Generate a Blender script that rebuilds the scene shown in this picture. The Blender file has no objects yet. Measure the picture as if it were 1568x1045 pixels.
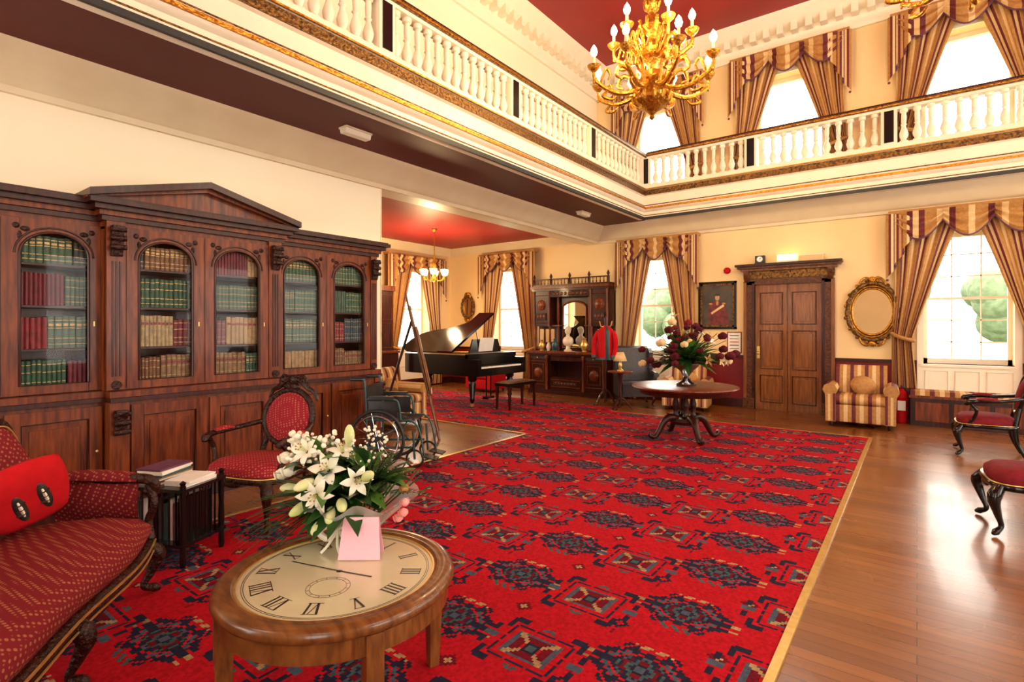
import bpy, math, random
import numpy as np
from mathutils import Vector, Matrix
random.seed(7)
pi=math.pi; sin=math.sin; cos=math.cos
S=bpy.context.scene
# ---------------------------------------------------------------- materials
def mat(name,col,rough=.5,metal=0,col2=None,ns=8,stretch=(1,1,1),bump=0,emit=0,coat=0,spec=.5,detail=3,ramp=(.35,.65),sheen=0):
    m=bpy.data.materials.new(name); m.use_nodes=True
    nt=m.node_tree; b=nt.nodes['Principled BSDF']
    b.inputs['Base Color'].default_value=(*col,1); b.inputs['Roughness'].default_value=rough
    b.inputs['Metallic'].default_value=metal; b.inputs['Coat Weight'].default_value=coat
    b.inputs['Coat Roughness'].default_value=.08
    b.inputs['Specular IOR Level'].default_value=spec
    if sheen: b.inputs['Sheen Weight'].default_value=sheen
    if emit:
        b.inputs['Emission Color'].default_value=(*col,1); b.inputs['Emission Strength'].default_value=emit
    if col2 is not None or bump:
        tc=nt.nodes.new('ShaderNodeTexCoord'); mp=nt.nodes.new('ShaderNodeMapping'); mp.inputs['Scale'].default_value=stretch
        n=nt.nodes.new('ShaderNodeTexNoise'); n.inputs['Scale'].default_value=ns; n.inputs['Detail'].default_value=detail
        nt.links.new(tc.outputs['Object'],mp.inputs['Vector']); nt.links.new(mp.outputs['Vector'],n.inputs['Vector'])
        if col2 is not None:
            r=nt.nodes.new('ShaderNodeValToRGB'); r.color_ramp.elements[0].position=ramp[0]; r.color_ramp.elements[1].position=ramp[1]
            r.color_ramp.elements[0].color=(*col,1); r.color_ramp.elements[1].color=(*col2,1)
            nt.links.new(n.outputs['Fac'],r.inputs['Fac']); nt.links.new(r.outputs['Color'],b.inputs['Base Color'])
        if bump:
            bp=nt.nodes.new('ShaderNodeBump'); bp.inputs['Strength'].default_value=bump; bp.inputs['Distance'].default_value=.02
            nt.links.new(n.outputs['Fac'],bp.inputs['Height']); nt.links.new(bp.outputs['Normal'],b.inputs['Normal'])
    return m
def dotted(name,c1,c2,scale,th,rough=.8):
    m=mat(name,c1,rough,spec=.25); nt=m.node_tree; b=nt.nodes['Principled BSDF']
    tc=nt.nodes.new('ShaderNodeTexCoord'); v=nt.nodes.new('ShaderNodeTexVoronoi'); v.inputs['Scale'].default_value=scale; v.inputs['Randomness'].default_value=0
    mp=nt.nodes.new('ShaderNodeMapping'); mp.inputs['Rotation'].default_value=(.3,.25,.78)
    r=nt.nodes.new('ShaderNodeValToRGB'); r.color_ramp.elements[0].color=(*c2,1); r.color_ramp.elements[1].color=(*c1,1)
    r.color_ramp.elements[0].position=th; r.color_ramp.elements[1].position=th+.1
    nt.links.new(tc.outputs['Object'],mp.inputs['Vector']); nt.links.new(mp.outputs['Vector'],v.inputs['Vector'])
    nt.links.new(v.outputs['Distance'],r.inputs['Fac']); nt.links.new(r.outputs['Color'],b.inputs['Base Color'])
    return m
cream=mat('wall_cream',(.88,.67,.35),.7,col2=(.84,.62,.31),ns=1.2)
creamL=mat('wall_cream_lit',(.91,.82,.64),.7,col2=(.89,.79,.60),ns=1.2)  # same paint as wall_cream, with the left side's brighter light put in the colour
redc=mat('ceiling_red',(.34,.013,.017),.45,col2=(.28,.010,.014),ns=1)
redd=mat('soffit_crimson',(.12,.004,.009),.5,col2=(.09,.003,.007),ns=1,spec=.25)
dado=mat('dado_red',(.20,.009,.011),.45,col2=(.15,.007,.009),ns=2,spec=.3)
trim=mat('trim_ivory',(.76,.63,.42),.45,col2=(.72,.58,.38),ns=3)
white=mat('white_paint',(.86,.78,.63),.4,col2=(.83,.74,.59),ns=3)
black=mat('black_gloss',(.005,.004,.004),.16,coat=.1,spec=.35,col2=(.008,.006,.006),ns=3)
blackm=mat('black_matte',(.010,.010,.012),.5,col2=(.018,.018,.018),ns=30)
gold=mat('gilt',(.60,.29,.035),.3,.85,col2=(.32,.13,.012),ns=40,bump=.6)
goldd=mat('gilt_dark',(.26,.125,.022),.4,.6,col2=(.04,.015,.006),ns=35,bump=.8)
brass=mat('brass',(.75,.52,.18),.3,.7,col2=(.65,.42,.12),ns=20)
W_=dict(stretch=(6,6,.7),detail=6,spec=.28)
mahog=mat('mahogany',(.20,.042,.007),.34,coat=.08,col2=(.075,.013,.003),ns=5,**W_)
mahogd=mat('mahogany_dark',(.055,.009,.003),.34,coat=.08,col2=(.018,.003,.0015),ns=6,**W_)
carved=mat('carved_mahogany',(.042,.008,.003),.36,coat=.08,col2=(.012,.003,.0015),ns=45,bump=1,spec=.3)
oak=mat('oak_table',(.20,.072,.017),.28,coat=.25,col2=(.09,.028,.007),ns=5,stretch=(2,9,2),detail=6,spec=.35)
oakd=mat('door_wood',(.27,.098,.022),.36,coat=.08,col2=(.15,.048,.010),ns=5,stretch=(7,7,.6),detail=5,spec=.3)
doorf=mat('doorframe_wood',(.12,.038,.009),.36,coat=.08,col2=(.05,.014,.004),ns=30,bump=.6,spec=.3)
def mixmat(name,fac,fn):
    m=bpy.data.materials.new(name); m.use_nodes=True; nt=m.node_tree; nt.nodes.clear(); o=nt.nodes.new('ShaderNodeOutputMaterial'); mx=nt.nodes.new('ShaderNodeMixShader'); tr=nt.nodes.new('ShaderNodeBsdfTransparent'); gl=fn(nt)
    if fac is None:
        fr=nt.nodes.new('ShaderNodeFresnel'); fr.inputs['IOR'].default_value=1.25; nt.links.new(fr.outputs[0],mx.inputs[0])
    else: mx.inputs[0].default_value=fac
    nt.links.new(tr.outputs[0],mx.inputs[1]); nt.links.new(gl.outputs[0],mx.inputs[2]); nt.links.new(mx.outputs[0],o.inputs[0]); return m
def _g(nt): g=nt.nodes.new('ShaderNodeBsdfGlossy'); g.inputs['Roughness'].default_value=.03; return g
def _p(nt): g=nt.nodes.new('ShaderNodeBsdfPrincipled'); g.inputs['Base Color'].default_value=(.85,.82,.78,1); g.inputs['Roughness'].default_value=.2; return g
glassm=mixmat('pane_glass',None,_g); cello=mixmat('cellophane',.45,_p)
mirror=mat('mirror_glass',(.85,.84,.8),.02,1)
bulbm=mat('bulb_glow',(1,.74,.36),.4,emit=60)
sconce=mat('lamp_shade_glow',(1,.62,.22),.4,emit=5)
exitm=mat('exit_glow',(.75,1,.35),.4,emit=2)
chrome=mat('chrome',(.6,.6,.62),.2,1,col2=(.5,.5,.52),ns=10)
paper=mat('paper',(.85,.82,.76),.7,col2=(.8,.77,.7),ns=10)
pink=mat('pink_card',(.92,.50,.60),.6,col2=(.9,.48,.58),ns=5)
face=mat('clock_face',(.60,.56,.37),.12,coat=.8,col2=(.54,.50,.32),ns=4)
ink=mat('ink',(.015,.013,.012),.5,col2=(.03,.025,.02),ns=20)
burg=mat('burgundy',(.20,.010,.018),.8,col2=(.15,.008,.014),ns=20,spec=.2)
redf=mat('red_fabric',(.50,.007,.012),.85,col2=(.43,.006,.010),ns=20,spec=.15)
setf=dotted('settee_fabric',(.17,.007,.014),(.34,.12,.055),50,.28)
chf=dotted('chair_fabric',(.28,.010,.020),(.42,.15,.08),50,.26)
cgold=mat('cloth_gold',(.46,.24,.065),.7,col2=(.38,.18,.045),ns=30)
ccream=mat('cloth_cream',(.72,.52,.26),.7,col2=(.66,.46,.22),ns=30)
cburg=mat('cloth_burgundy',(.14,.016,.020),.7,col2=(.10,.011,.015),ns=30)
cpurp=mat('cloth_plum',(.14,.045,.09),.7,col2=(.10,.025,.06),ns=30)
green=mat('leaf_green',(.025,.09,.014),.4,col2=(.012,.045,.009),ns=15)
greenl=mat('leaf_light',(.12,.26,.035),.4,col2=(.07,.17,.025),ns=15)
petal=mat('petal_white',(.84,.82,.72),.5,col2=(.78,.78,.60),ns=12)
bud=mat('bud_green',(.55,.65,.22),.5,col2=(.7,.72,.4),ns=12)
pinkf=mat('petal_pink',(.8,.25,.25),.5,col2=(.85,.45,.4),ns=12)
darkfl=mat('petal_dark',(.055,.004,.008),.7,col2=(.10,.008,.014),ns=12,spec=.15)
leath=mat('leather_dark',(.02,.018,.02),.35,col2=(.035,.03,.03),ns=20)
skinp=mat('marble',(.75,.66,.52),.4,col2=(.65,.55,.42),ns=12)
teal=mat('teal_frame',(.015,.06,.07),.35,col2=(.02,.08,.08),ns=10)
grass=mat('lawn',(.17,.21,.12),.9,col2=(.22,.26,.15),ns=3)
tree=mat('foliage',(.085,.125,.06),.9,col2=(.15,.19,.11),ns=4)
# floor boards
floorm=mat('floor_boards',(.3,.1,.03),.2,coat=.15); nt=floorm.node_tree; b=nt.nodes['Principled BSDF']
tc=nt.nodes.new('ShaderNodeTexCoord'); br=nt.nodes.new('ShaderNodeTexBrick'); br.inputs['Scale'].default_value=1; br.inputs['Brick Width'].default_value=1.3; br.inputs['Row Height'].default_value=.085; br.inputs['Mortar Size'].default_value=.0018
br.inputs['Color1'].default_value=(.27,.098,.024,1); br.inputs['Color2'].default_value=(.16,.052,.012,1); br.inputs['Mortar'].default_value=(.04,.013,.005,1)
mp=nt.nodes.new('ShaderNodeMapping'); mp.inputs['Scale'].default_value=(1.2,14,1); no=nt.nodes.new('ShaderNodeTexNoise'); no.inputs['Scale'].default_value=3; no.inputs['Detail'].default_value=6
mm=nt.nodes.new('ShaderNodeMixRGB'); mm.blend_type='MULTIPLY'; mm.inputs[0].default_value=.7; rr=nt.nodes.new('ShaderNodeValToRGB'); rr.color_ramp.elements[0].color=(.5,.45,.4,1); rr.color_ramp.elements[1].color=(1.35,1.3,1.2,1)
n2=nt.nodes.new('ShaderNodeTexNoise'); n2.inputs['Scale'].default_value=1.3; mr=nt.nodes.new('ShaderNodeMapRange'); mr.inputs[3].default_value=.18; mr.inputs[4].default_value=.38
L=nt.links.new
L(tc.outputs['Object'],br.inputs['Vector']); L(tc.outputs['Object'],mp.inputs['Vector']); L(mp.outputs[0],no.inputs['Vector']); L(no.outputs['Fac'],rr.inputs['Fac'])
L(br.outputs['Color'],mm.inputs[1]); L(rr.outputs['Color'],mm.inputs[2]); L(mm.outputs[0],b.inputs['Base Color']); L(tc.outputs['Object'],n2.inputs['Vector']); L(n2.outputs['Fac'],mr.inputs[0]); L(mr.outputs[0],b.inputs['Roughness'])
# ---------------------------------------------------------------- mesh builder
def xf(loc=(0,0,0),rx=0,ry=0,rz=0,sc=1):
    return Matrix.Translation(loc)@Matrix.Rotation(rz,4,'Z')@Matrix.Rotation(ry,4,'Y')@Matrix.Rotation(rx,4,'X')@Matrix.Scale(sc,4)
def aim(c,d):
    return Matrix.Translation(c)@Vector(d).to_track_quat('Z','Y').to_matrix().to_4x4()
def cat(P,n=6,closed=False):
    P=[Vector(p) for p in P]; out=[]; N=len(P); rng=N if closed else N-1
    for i in range(rng):
        g=lambda k:(P[k%N] if closed else P[max(0,min(N-1,k))])
        a,b_,c,d=g(i-1),g(i),g(i+1),g(i+2)
        for j in range(n):
            t=j/n
            out.append(.5*((2*b_)+(c-a)*t+(2*a-5*b_+4*c-d)*t*t+(3*b_-a-3*c+d)*t**3))
    if not closed: out.append(P[-1].copy())
    return out
class MB:
    def __init__(s,name,loc=(0,0,0),rot=0,sc=1):
        s.name=name; s.loc=loc; s.rot=rot; s.sc=sc; s.v=[]; s.f=[]; s.mi=[]; s.sm=[]; s.ml=[]; s.M=Matrix.Identity(4)
    def idx(s,m):
        if m not in s.ml: s.ml.append(m)
        return s.ml.index(m)
    def add(s,vs,fs,m,sm=False):
        o=len(s.v); M=s.M
        s.v+= [tuple(M@Vector(p)) for p in vs]
        for k,f in enumerate(fs):
            s.f.append([o+i for i in f]); s.mi.append(s.idx(m[k] if isinstance(m,list) else m)); s.sm.append(sm)
    def box(s,x0,x1,y0,y1,z0,z1,m):
        vs=[(x,y,z) for x in(x0,x1) for y in(y0,y1) for z in(z0,z1)]
        s.add(vs,[(0,1,3,2),(4,6,7,5),(0,4,5,1),(2,3,7,6),(0,2,6,4),(1,5,7,3)],m)
    def cbox(s,c,sz,m,rx=0,ry=0,rz=0):
        M0=s.M; s.M=M0@xf(c,rx,ry,rz); a,b_,d=sz[0]/2,sz[1]/2,sz[2]/2; s.box(-a,a,-b_,b_,-d,d,m); s.M=M0
    def taper(s,c,a,b_,h,m):
        x,y,z=c; vs=[(x-a,y-a,z),(x+a,y-a,z),(x+a,y+a,z),(x-a,y+a,z),(x-b_,y-b_,z+h),(x+b_,y-b_,z+h),(x+b_,y+b_,z+h),(x-b_,y+b_,z+h)]
        s.add(vs,[(3,2,1,0),(4,5,6,7),(0,1,5,4),(1,2,6,5),(2,3,7,6),(3,0,4,7)],m)
    def lathe(s,prof,c,m,seg=16,M=None,sx=1,sy=1,sm=True,cap=True):
        M0=s.M; s.M=M0@(M if M is not None else Matrix.Translation(c)); n=len(prof); vs=[]; fs=[]
        for k in range(seg):
            a=2*pi*k/seg
            for r,z in prof: vs.append((r*cos(a)*sx,r*sin(a)*sy,z))
        for k in range(seg):
            k2=(k+1)%seg
            for j in range(n-1): fs.append((k*n+j,k2*n+j,k2*n+j+1,k*n+j+1))
        s.add(vs,fs,m,sm)
        if cap:
          for j in (0,n-1):
            if prof[j][0]>1e-4: s.add([vs[k*n+j] for k in range(seg)],[tuple(range(seg))],m)
        s.M=M0
    def cyl(s,p0,p1,r,m,seg=12,r2=None):
        p0=Vector(p0);p1=Vector(p1); L_=(p1-p0).length
        s.lathe([(r,0),(r if r2 is None else r2,L_)],None,m,seg,M=aim(p0,p1-p0))
    def tube(s,pts,r,m,seg=8,closed=False,cap=True):
        P=[Vector(p) for p in pts]; n=len(P); R=r if isinstance(r,(list,tuple)) else [r]*n
        if len(R)!=n: R=[np.interp(i/(n-1),np.linspace(0,1,len(R)),R) for i in range(n)]
        vs=[];up=None
        for i in range(n):
            t=(P[(i+1)%n]-P[i-1]) if closed else (P[min(i+1,n-1)]-P[max(i-1,0)])
            if t.length<1e-9: t=Vector((0,0,1))
            t.normalize()
            if up is None: up=t.orthogonal().normalized()
            else:
                up=up-t*up.dot(t)
                up=up.normalized() if up.length>1e-6 else t.orthogonal().normalized()
            q=t.cross(up)
            for k in range(seg):
                a=2*pi*k/seg; vs.append(P[i]+float(R[i])*(up*cos(a)+q*sin(a)))
        fs=[]
        for i in range(n if closed else n-1):
            i2=(i+1)%n
            for k in range(seg):
                k2=(k+1)%seg; fs.append((i*seg+k,i*seg+k2,i2*seg+k2,i2*seg+k))
        if cap and not closed: fs+= [tuple(range(seg))[::-1],tuple((n-1)*seg+k for k in range(seg))]
        s.add(vs,fs,m,True)
    def ell(s,c,r,m,seg=14,rg=9,M=None):
        M0=s.M; s.M=M0@(M if M is not None else Matrix.Translation(c)); r=(r,r,r) if not isinstance(r,(tuple,list)) else r
        vs=[(0,0,-r[2])]; fs=[]
        for j in range(1,rg):
            p=-pi/2+pi*j/rg
            for k in range(seg): a=2*pi*k/seg; vs.append((r[0]*cos(p)*cos(a),r[1]*cos(p)*sin(a),r[2]*sin(p)))
        vs.append((0,0,r[2]))
        for k in range(seg):
            k2=(k+1)%seg; fs.append((0,1+k2,1+k)); fs.append((len(vs)-1,1+(rg-2)*seg+k,1+(rg-2)*seg+k2))
            for j in range(rg-2): a=1+j*seg; fs.append((a+k,a+k2,a+seg+k2,a+seg+k))
        s.add(vs,fs,m,True); s.M=M0
    def surf(s,fn,nu,nv,m,sm=True):
        vs=[fn(i/nu,j/nv) for i in range(nu+1) for j in range(nv+1)]; fs=[];ms=[]
        for i in range(nu):
            for j in range(nv):
                a=i*(nv+1)+j; fs.append((a,a+nv+1,a+nv+2,a+1)); ms.append(m(i,j) if callable(m) else m)
        s.add(vs,fs,ms,sm)
    def prism(s,poly,o,ax,ay,az,m,sm=False,ms=None):
        o,ax,ay,az=map(Vector,(o,ax,ay,az)); n=len(poly)
        a=[o+ax*p[0]+ay*p[1] for p in poly]; vs=a+[p+az for p in a]
        s.add(vs,[tuple(range(n))[::-1],tuple(range(n,2*n))],m)
        s.add(vs,[(i,(i+1)%n,n+(i+1)%n,n+i) for i in range(n)],m if ms is None else ms,sm)
    def build(s,bevel=0,parent=None,solid=0):
        me=bpy.data.meshes.new(s.name); me.from_pydata(s.v,[],s.f)
        for m in s.ml: me.materials.append(m)
        me.polygons.foreach_set('material_index',s.mi); me.polygons.foreach_set('use_smooth',s.sm)
        import bmesh
        bm=bmesh.new(); bm.from_mesh(me); bmesh.ops.recalc_face_normals(bm,faces=bm.faces); bm.to_mesh(me); bm.free()
        me.set_sharp_from_angle(angle=math.radians(50)); me.update()
        ob=bpy.data.objects.new(s.name,me); S.collection.objects.link(ob)
        ob.location=s.loc; ob.rotation_euler=(0,0,s.rot); ob.scale=(s.sc,)*3
        if solid: md=ob.modifiers.new('solid','SOLIDIFY'); md.thickness=solid; md.offset=0
        if bevel: md=ob.modifiers.new('bevel','BEVEL'); md.width=bevel; md.segments=2; md.limit_method='ANGLE'; md.angle_limit=math.radians(50)
        if parent: ob.parent=parent
        return ob
# ---------------------------------------------------------------- dimensions
XL=-5.6; YB=10.5; XE=-10.0; XR=4.0; YN=-2.5
ZS=3.62; ZC=6.9; GX=-4.29; GY=9.96; ZA=3.55
# ---------------------------------------------------------------- walls
def wall(name,fix,f0,f1,a0,a1,z0,z1,ops,m,dm=None,dz=.93):
    B=MB(name); A=sorted({a0,a1,*[o[0] for o in ops],*[o[1] for o in ops]}); Z=sorted({z0,z1,*( [dz] if dm else []),*[o[2] for o in ops],*[o[3] for o in ops]})
    for i in range(len(A)-1):
        for j in range(len(Z)-1):
            ac=(A[i]+A[i+1])/2; zc=(Z[j]+Z[j+1])/2
            if any(o[0]<ac<o[1] and o[2]<zc<o[3] for o in ops): continue
            mm_=dm if dm and zc<dz else m
            if fix=='y': B.box(A[i],A[i+1],f0,f1,Z[j],Z[j+1],mm_)
            else: B.box(f0,f1,A[i],A[i+1],Z[j],Z[j+1],mm_)
    return B.build()
WLo=[(-8.0),(-4.2),(.6),(3.0)]; WUp=[-4.2,-1.82,.6,3.0]
ZW=.92
ops=[(c-.52,c+.52,ZW,2.95) for c in WLo]
opsU=[(c-.54,c+.54,4.2,6.0) for c in WUp]
wall('wall_back','y',YB,YB+.4,XE-.3,XL-.3,0,ZS,ops[:1],cream,dado)
wall('wall_back_hall','y',YB,YB+.4,XL-.3,XR,0,ZC,ops[1:]+opsU,cream,dado)
wall('wall_left','x',XL-.3,XL,YN,4.55,0,ZS,[],creamL)
B=MB('trim_beam'); B.box(XL-.3,XL,4.55,YB,3.335,ZS,trim); B.box(XL-.31,XL+.01,4.54,YB,3.30,3.335,white); B.box(XL-.31,XL+.012,4.55,4.56,0,3.30,creamL); B.build()
wall('wall_left_upper','x',XL-.3,XL,YN,YB,ZS,ZC,[],creamL)
wall('wall_end','x',XE-.4,XE,3.0,YB,0,ZS,[(8.63,9.67,ZW,2.95),(6.2,7.4,ZW,2.95),(3.8,5.0,ZW,2.95)],cream,dado)
wall('wall_alcove','y',2.7,3.0,XE-.3,XL-.3,0,ZS,[],cream,dado)
RW=[1.3,3.9,6.5,9.0]
wall('wall_right','x',XR,XR+.3,YN,YB,0,ZC,[(a-.85,a+.85,.6,3.1) for a in RW]+[(a-.85,a+.85,4.3,6.2) for a in RW],cream,dado)
NW=[-4.0,1.3]
wall('wall_near_added','y',YN-.3,YN,XL-.3,XR,0,ZC,[(a-1.0,a+1.0,.4,3.1) for a in NW]+[(a-1.0,a+1.0,4.3,6.3) for a in NW],cream,dado)  # unseen wall behind the camera, added to cut the light; openings sized for it
B=MB('floor'); B.box(XE-.4,XR,-3,YB+.4,-.1,0,floorm); B.build()
B=MB('ceiling'); B.box(XL-.3,XR,YN-.3,YB+.4,ZC,ZC+.15,redc); B.build()
B=MB('ceiling_alcove'); B.box(XE-.4,XL-.3,2.7,YB+.4,ZA,ZA+.12,redc); B.build()
# cornices
prof=[(0,3.3),(.04,3.3),(.05,3.35),(.11,3.38),(.13,3.44),(.22,3.5),(.26,3.56),(.31,3.58),(.33,3.62),(0,3.62)]
def cornice(name,prof,runs,m):
    B=MB(name)
    for (o,ax,az) in runs: B.prism(prof,o,ax,(0,0,1),az,m)
    return B.build()
cornice('trim_1',prof,[((XL,YN,0),(1,0,0),(0,YB-YN,0)),((XL,YB,0),(0,-1,0),(XR-XL,0,0))],trim)
pa=[(p[0]*.5,3.55-(3.62-p[1])*.6) for p in prof]
cornice('trim_2',pa,[((XE,3,0),(1,0,0),(0,YB-3,0)),((XE,YB,0),(0,-1,0),(XL-.3-XE,0,0)),((XL-.3,4.55,0),(-1,0,0),(0,YB-4.55,0))],trim)
pu=[(0,6.42),(.05,6.42),(.06,6.48),(.12,6.52),(.14,6.66),(.22,6.7),(.34,6.76),(.36,6.82),(.44,6.86),(.46,6.9),(0,6.9)]
B=MB('trim_3')
for (o,ax,az) in [((XL,YN,0),(1,0,0),(0,YB-YN,0)),((XL,YB,0),(0,-1,0),(XR-XL,0,0))]: B.prism(pu,o,ax,(0,0,1),az,white)
y=YN+.1
while y<YB-.3: B.box(XL+.1,XL+.3,y,y+.1,6.58,6.74,white); y+=.22
x=XL+.35
while x<XR: B.box(x,x+.1,YB-.3,YB-.1,6.58,6.74,white); x+=.22
B.build()
B=MB('trim_dado')
for a,b_ in [(XE,-8.6),(-7.4,-4.8),(-3.6,-2.56),(-1.1,0),(1.2,2.4),(3.6,XR)]: B.box(a,b_,YB-.03,YB,.92,.97,mahogd)
B.box(XE,XE+.03,3,8.55,.92,.97,mahogd); B.box(XE,XE+.03,9.75,YB,.92,.97,mahogd); B.build()
B=MB('baseboard_back')
for a,b_ in [(XE,-2.56),(-1.1,XR)]: B.box(a,b_,YB-.025,YB,0,.16,mahogd)
B.build()
B=MB('baseboard_left'); B.box(XL,XL+.025,YN,4.55,0,.18,mahogd); B.box(XL-.31,XL+.02,4.55,4.57,0,.18,mahogd); B.box(XE,XE+.025,3,YB,0,.16,mahogd); B.build()
# ---------------------------------------------------------------- gallery
B=MB('gallery_floor')
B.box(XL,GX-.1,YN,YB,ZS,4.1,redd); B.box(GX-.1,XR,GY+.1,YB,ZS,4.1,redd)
pf=[(-.1,3.6),(.0,3.6),(.03,3.62),(.03,3.66),(-.0,3.68),(.0,3.74),(.05,3.76),(.07,3.80),(.07,3.83),(.01,3.85),(.01,4.04),(.05,4.05),(.05,4.16),(.08,4.17),(.08,4.2),(.03,4.21),(.03,4.27),(-.14,4.27)]
B.prism(pf,(GX,YN,0),(1,0,0),(0,0,1),(0,GY-YN,0),white); B.prism(pf,(GX,GY,0),(0,-1,0),(0,0,1),(XR-GX,0,0),white)
def band(o1,o2,z0,z1,m):
    B.box(GX+o1,GX+o2,YN,GY-o2,z0,z1,m); B.box(GX+o2,XR,GY-o2,GY-o1,z0,z1,m); B.box(GX+o1,GX+o2,GY-o2,GY-o1,z0,z1,m)
band(.02,.078,3.785,3.822,gold); band(.0,.036,3.59,3.64,blackm); band(.0,.034,3.66,3.675,goldd); band(.03,.062,4.055,4.155,goldd); band(.03,.088,4.165,4.182,gold); band(0,.02,3.86,3.875,goldd)
B.build()
bal=[(.028,4.27),(.055,4.27),(.055,4.30),(.03,4.315),(.05,4.36),(.058,4.40),(.045,4.45),(.028,4.50),(.026,4.53),(.04,4.545),(.028,4.56),(.034,4.66),(.03,4.72),(.05,4.735),(.05,4.78)]
def balustrade(along,p0,p1,posts):
    B=MB('balustrade')
    def pt(a,o): return (GX-.05+o,a) if along=='y' else (a,GY+.05-o)
    def bx(a0,a1,o0,o1,z0,z1,m):
        q0=pt(a0,o0);q1=pt(a1,o1); B.box(min(q0[0],q1[0]),max(q0[0],q1[0]),min(q0[1],q1[1]),max(q0[1],q1[1]),z0,z1,m)
    bx(p0,p1,-.07,.07,4.78,4.82,white); bx(p0,p1,-.1,.1,4.82,4.87,goldd); bx(p0,p1,-.085,.085,4.87,4.9,mahogd); bx(p0,p1,.09,.105,4.835,4.85,gold)
    for c in posts: bx(c-.1,c+.1,-.08,.08,4.27,4.78,white); bx(c-.06,c+.06,.075,.09,4.29,4.77,black)
    ps=sorted(posts)
    for a,b_ in zip(ps[:-1],ps[1:]):
        n=round((b_-a-.2)/.155)
        for k in range(n):
            q=pt(a+.1+(b_-a-.2)*(k+.5)/n,0); B.lathe(bal,(q[0],q[1],0),white,10)
    return B.build()
balustrade('y',YN,GY+.14,[-.75,1.4,3.55,5.72,7.86,GY+.0])
balustrade('x',GX+.07,XR-.02,[GX+.05,-2.31,-.34,1.63,3.6])
# ---------------------------------------------------------------- windows & curtains
stripe=[cgold,cgold,cburg,ccream,cburg,cgold,cgold,ccream]
def window(n,loc,rot,z0,z1,w=1.04,bars=True):
    B=MB('window_%d'%n,loc,rot); h=w/2; y=.26
    for x0,x1 in [(-h,-h+.05),(h-.05,h)]: B.box(x0,x1,y-.03,y+.05,z0,z1,white)
    B.box(-h,h,y-.03,y+.05,z1-.07,z1,white); B.box(-h,h,y-.03,y+.05,z0,z0+.08,white)
    if bars:
        zm=(z0+z1)/2; B.box(-h,h,y-.02,y+.03,zm-.02,zm+.02,white)
        for x in (-h/3,h/3): B.box(x-.008,x+.008,y,y+.02,z0,z1,white)
        for k in (1,2,4,5): zz=z0+(z1-z0)*k/6; B.box(-h,h,y,y+.02,zz-.008,zz+.008,white)
    B.box(-h-.04,h+.04,-.05,.26,z0-.04,z0,white)
    for x0,x1 in [(-h-.08,-h),(h,h+.08)]: B.box(x0,x1,-.025,0,z0-.04,z1+.08,white)
    B.box(-h,h,-.025,0,z1,z1+.08,white)
    if z0<2 and w<1.5:
        B.box(-h-.08,h+.08,-.025,0,.2,z0-.04,white)
        for k in(-1,0,1): B.tube([(k*.36-.14,-.027,.52),(k*.36+.14,-.027,.52),(k*.36+.14,-.027,.82),(k*.36-.14,-.027,.82)],.01,white,6,closed=True)
    B.build()
def curtain(loc,rot,hw,zt,zb,tie=.66,cover=.24,flare=.12):
    B=MB('curtains',loc,rot)
    for s in(-1,1):
        def f(u,v):
            if v<tie: inn=.03+(hw-cover-.03)*(v/tie)**.9
            else: inn=hw-cover-flare*((v-tie)/(1-tie))
            out=hw-.04*sin(pi*min(1,v/tie))
            x=inn+(out-inn)*u; y=-.10-.035*sin(u*2*pi*6)*(.5+v*.5)
            return (s*x,y,zt-.02+(zb-zt)*v)
        B.surf(f,48,24,lambda i,j:stripe[(i//2)%8])
        zz=zt+(zb-zt)*tie
        B.tube(cat([(s*(hw+.03),-.03,zz+.1),(s*(hw-.1),-.17,zz+.02),(s*(hw-cover-.02),-.16,zz-.04),(s*(hw-.14),-.02,zz+.02)]),.03,cgold,6)
        for q in range(3):
            xo=hw+.07-q*.10
            B.surf(lambda u,v:(s*(xo-.13*u),-.20-.03*sin(u*pi)-q*.006,zt-(.42+.24*(2-q)*.9+(.16*(1-u)))*v),4,16,lambda i,j:(cpurp if (i+q)%2 else cburg) if (i>=3) else stripe[(i+j//16+q*2+1)%8])
            p=(s*(xo-.02),-.21,zt-(.42+.24*(2-q)*.9+.16)); B.ell((p[0],p[1],p[2]-.02),.02,cpurp,8,6)
    n=3; W=(2*hw-.1)/n
    for k in range(n):
        x0=-hw+.05+k*W
        def sw(u,v):
            d=.16+.27*sin(pi*u)
            return (x0+W*u,-.20-.05*sin(pi*u)-.03*sin(v*pi*5+.5)-(.01 if k==1 else 0),zt+.01-d*v)
        B.surf(sw,16,16,lambda i,j:stripe[(i//2+k*3)%8])
        B.tube([sw(i/12,1) for i in range(13)],.014,cpurp,5)
    B.box(-hw-.04,hw+.04,-.2,0,zt,zt+.05,cgold)
    B.build()
n=1
for c in WLo:
    window(n,(c,YB,0),0,ZW,2.95); n+=1
    big=c>0
    curtain((c,YB,0),0,.92 if big else .81,3.26,.56 if big else .03,.72,.26 if big else .30,.06)
for c in WUp: window(n,(c,YB,0),0,4.2,6.0,1.08,False); n+=1; curtain((c,YB,0),0,.90,6.36,4.12,.8,.26)
window(n,(XE,9.15,0),pi/2,ZW,2.95); curtain((XE,9.15,0),pi/2,.9,3.2,.05,.7,.3)
for a in (6.8,4.4): n+=1; window(n,(XE,a,0),pi/2,ZW,2.95,1.2)
for a in RW:
    for z0,z1 in((.6,3.1),(4.3,6.2)): n+=1; window(n,(XR,a,0),-pi/2,z0,z1,1.7)
for a in NW:
    for z0,z1 in((.4,3.1),(4.3,6.3)): n+=1; window(n,(a,YN,0),pi,z0,z1,2.0)  # unseen windows of the added near wall, sized for the light they let in
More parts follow.
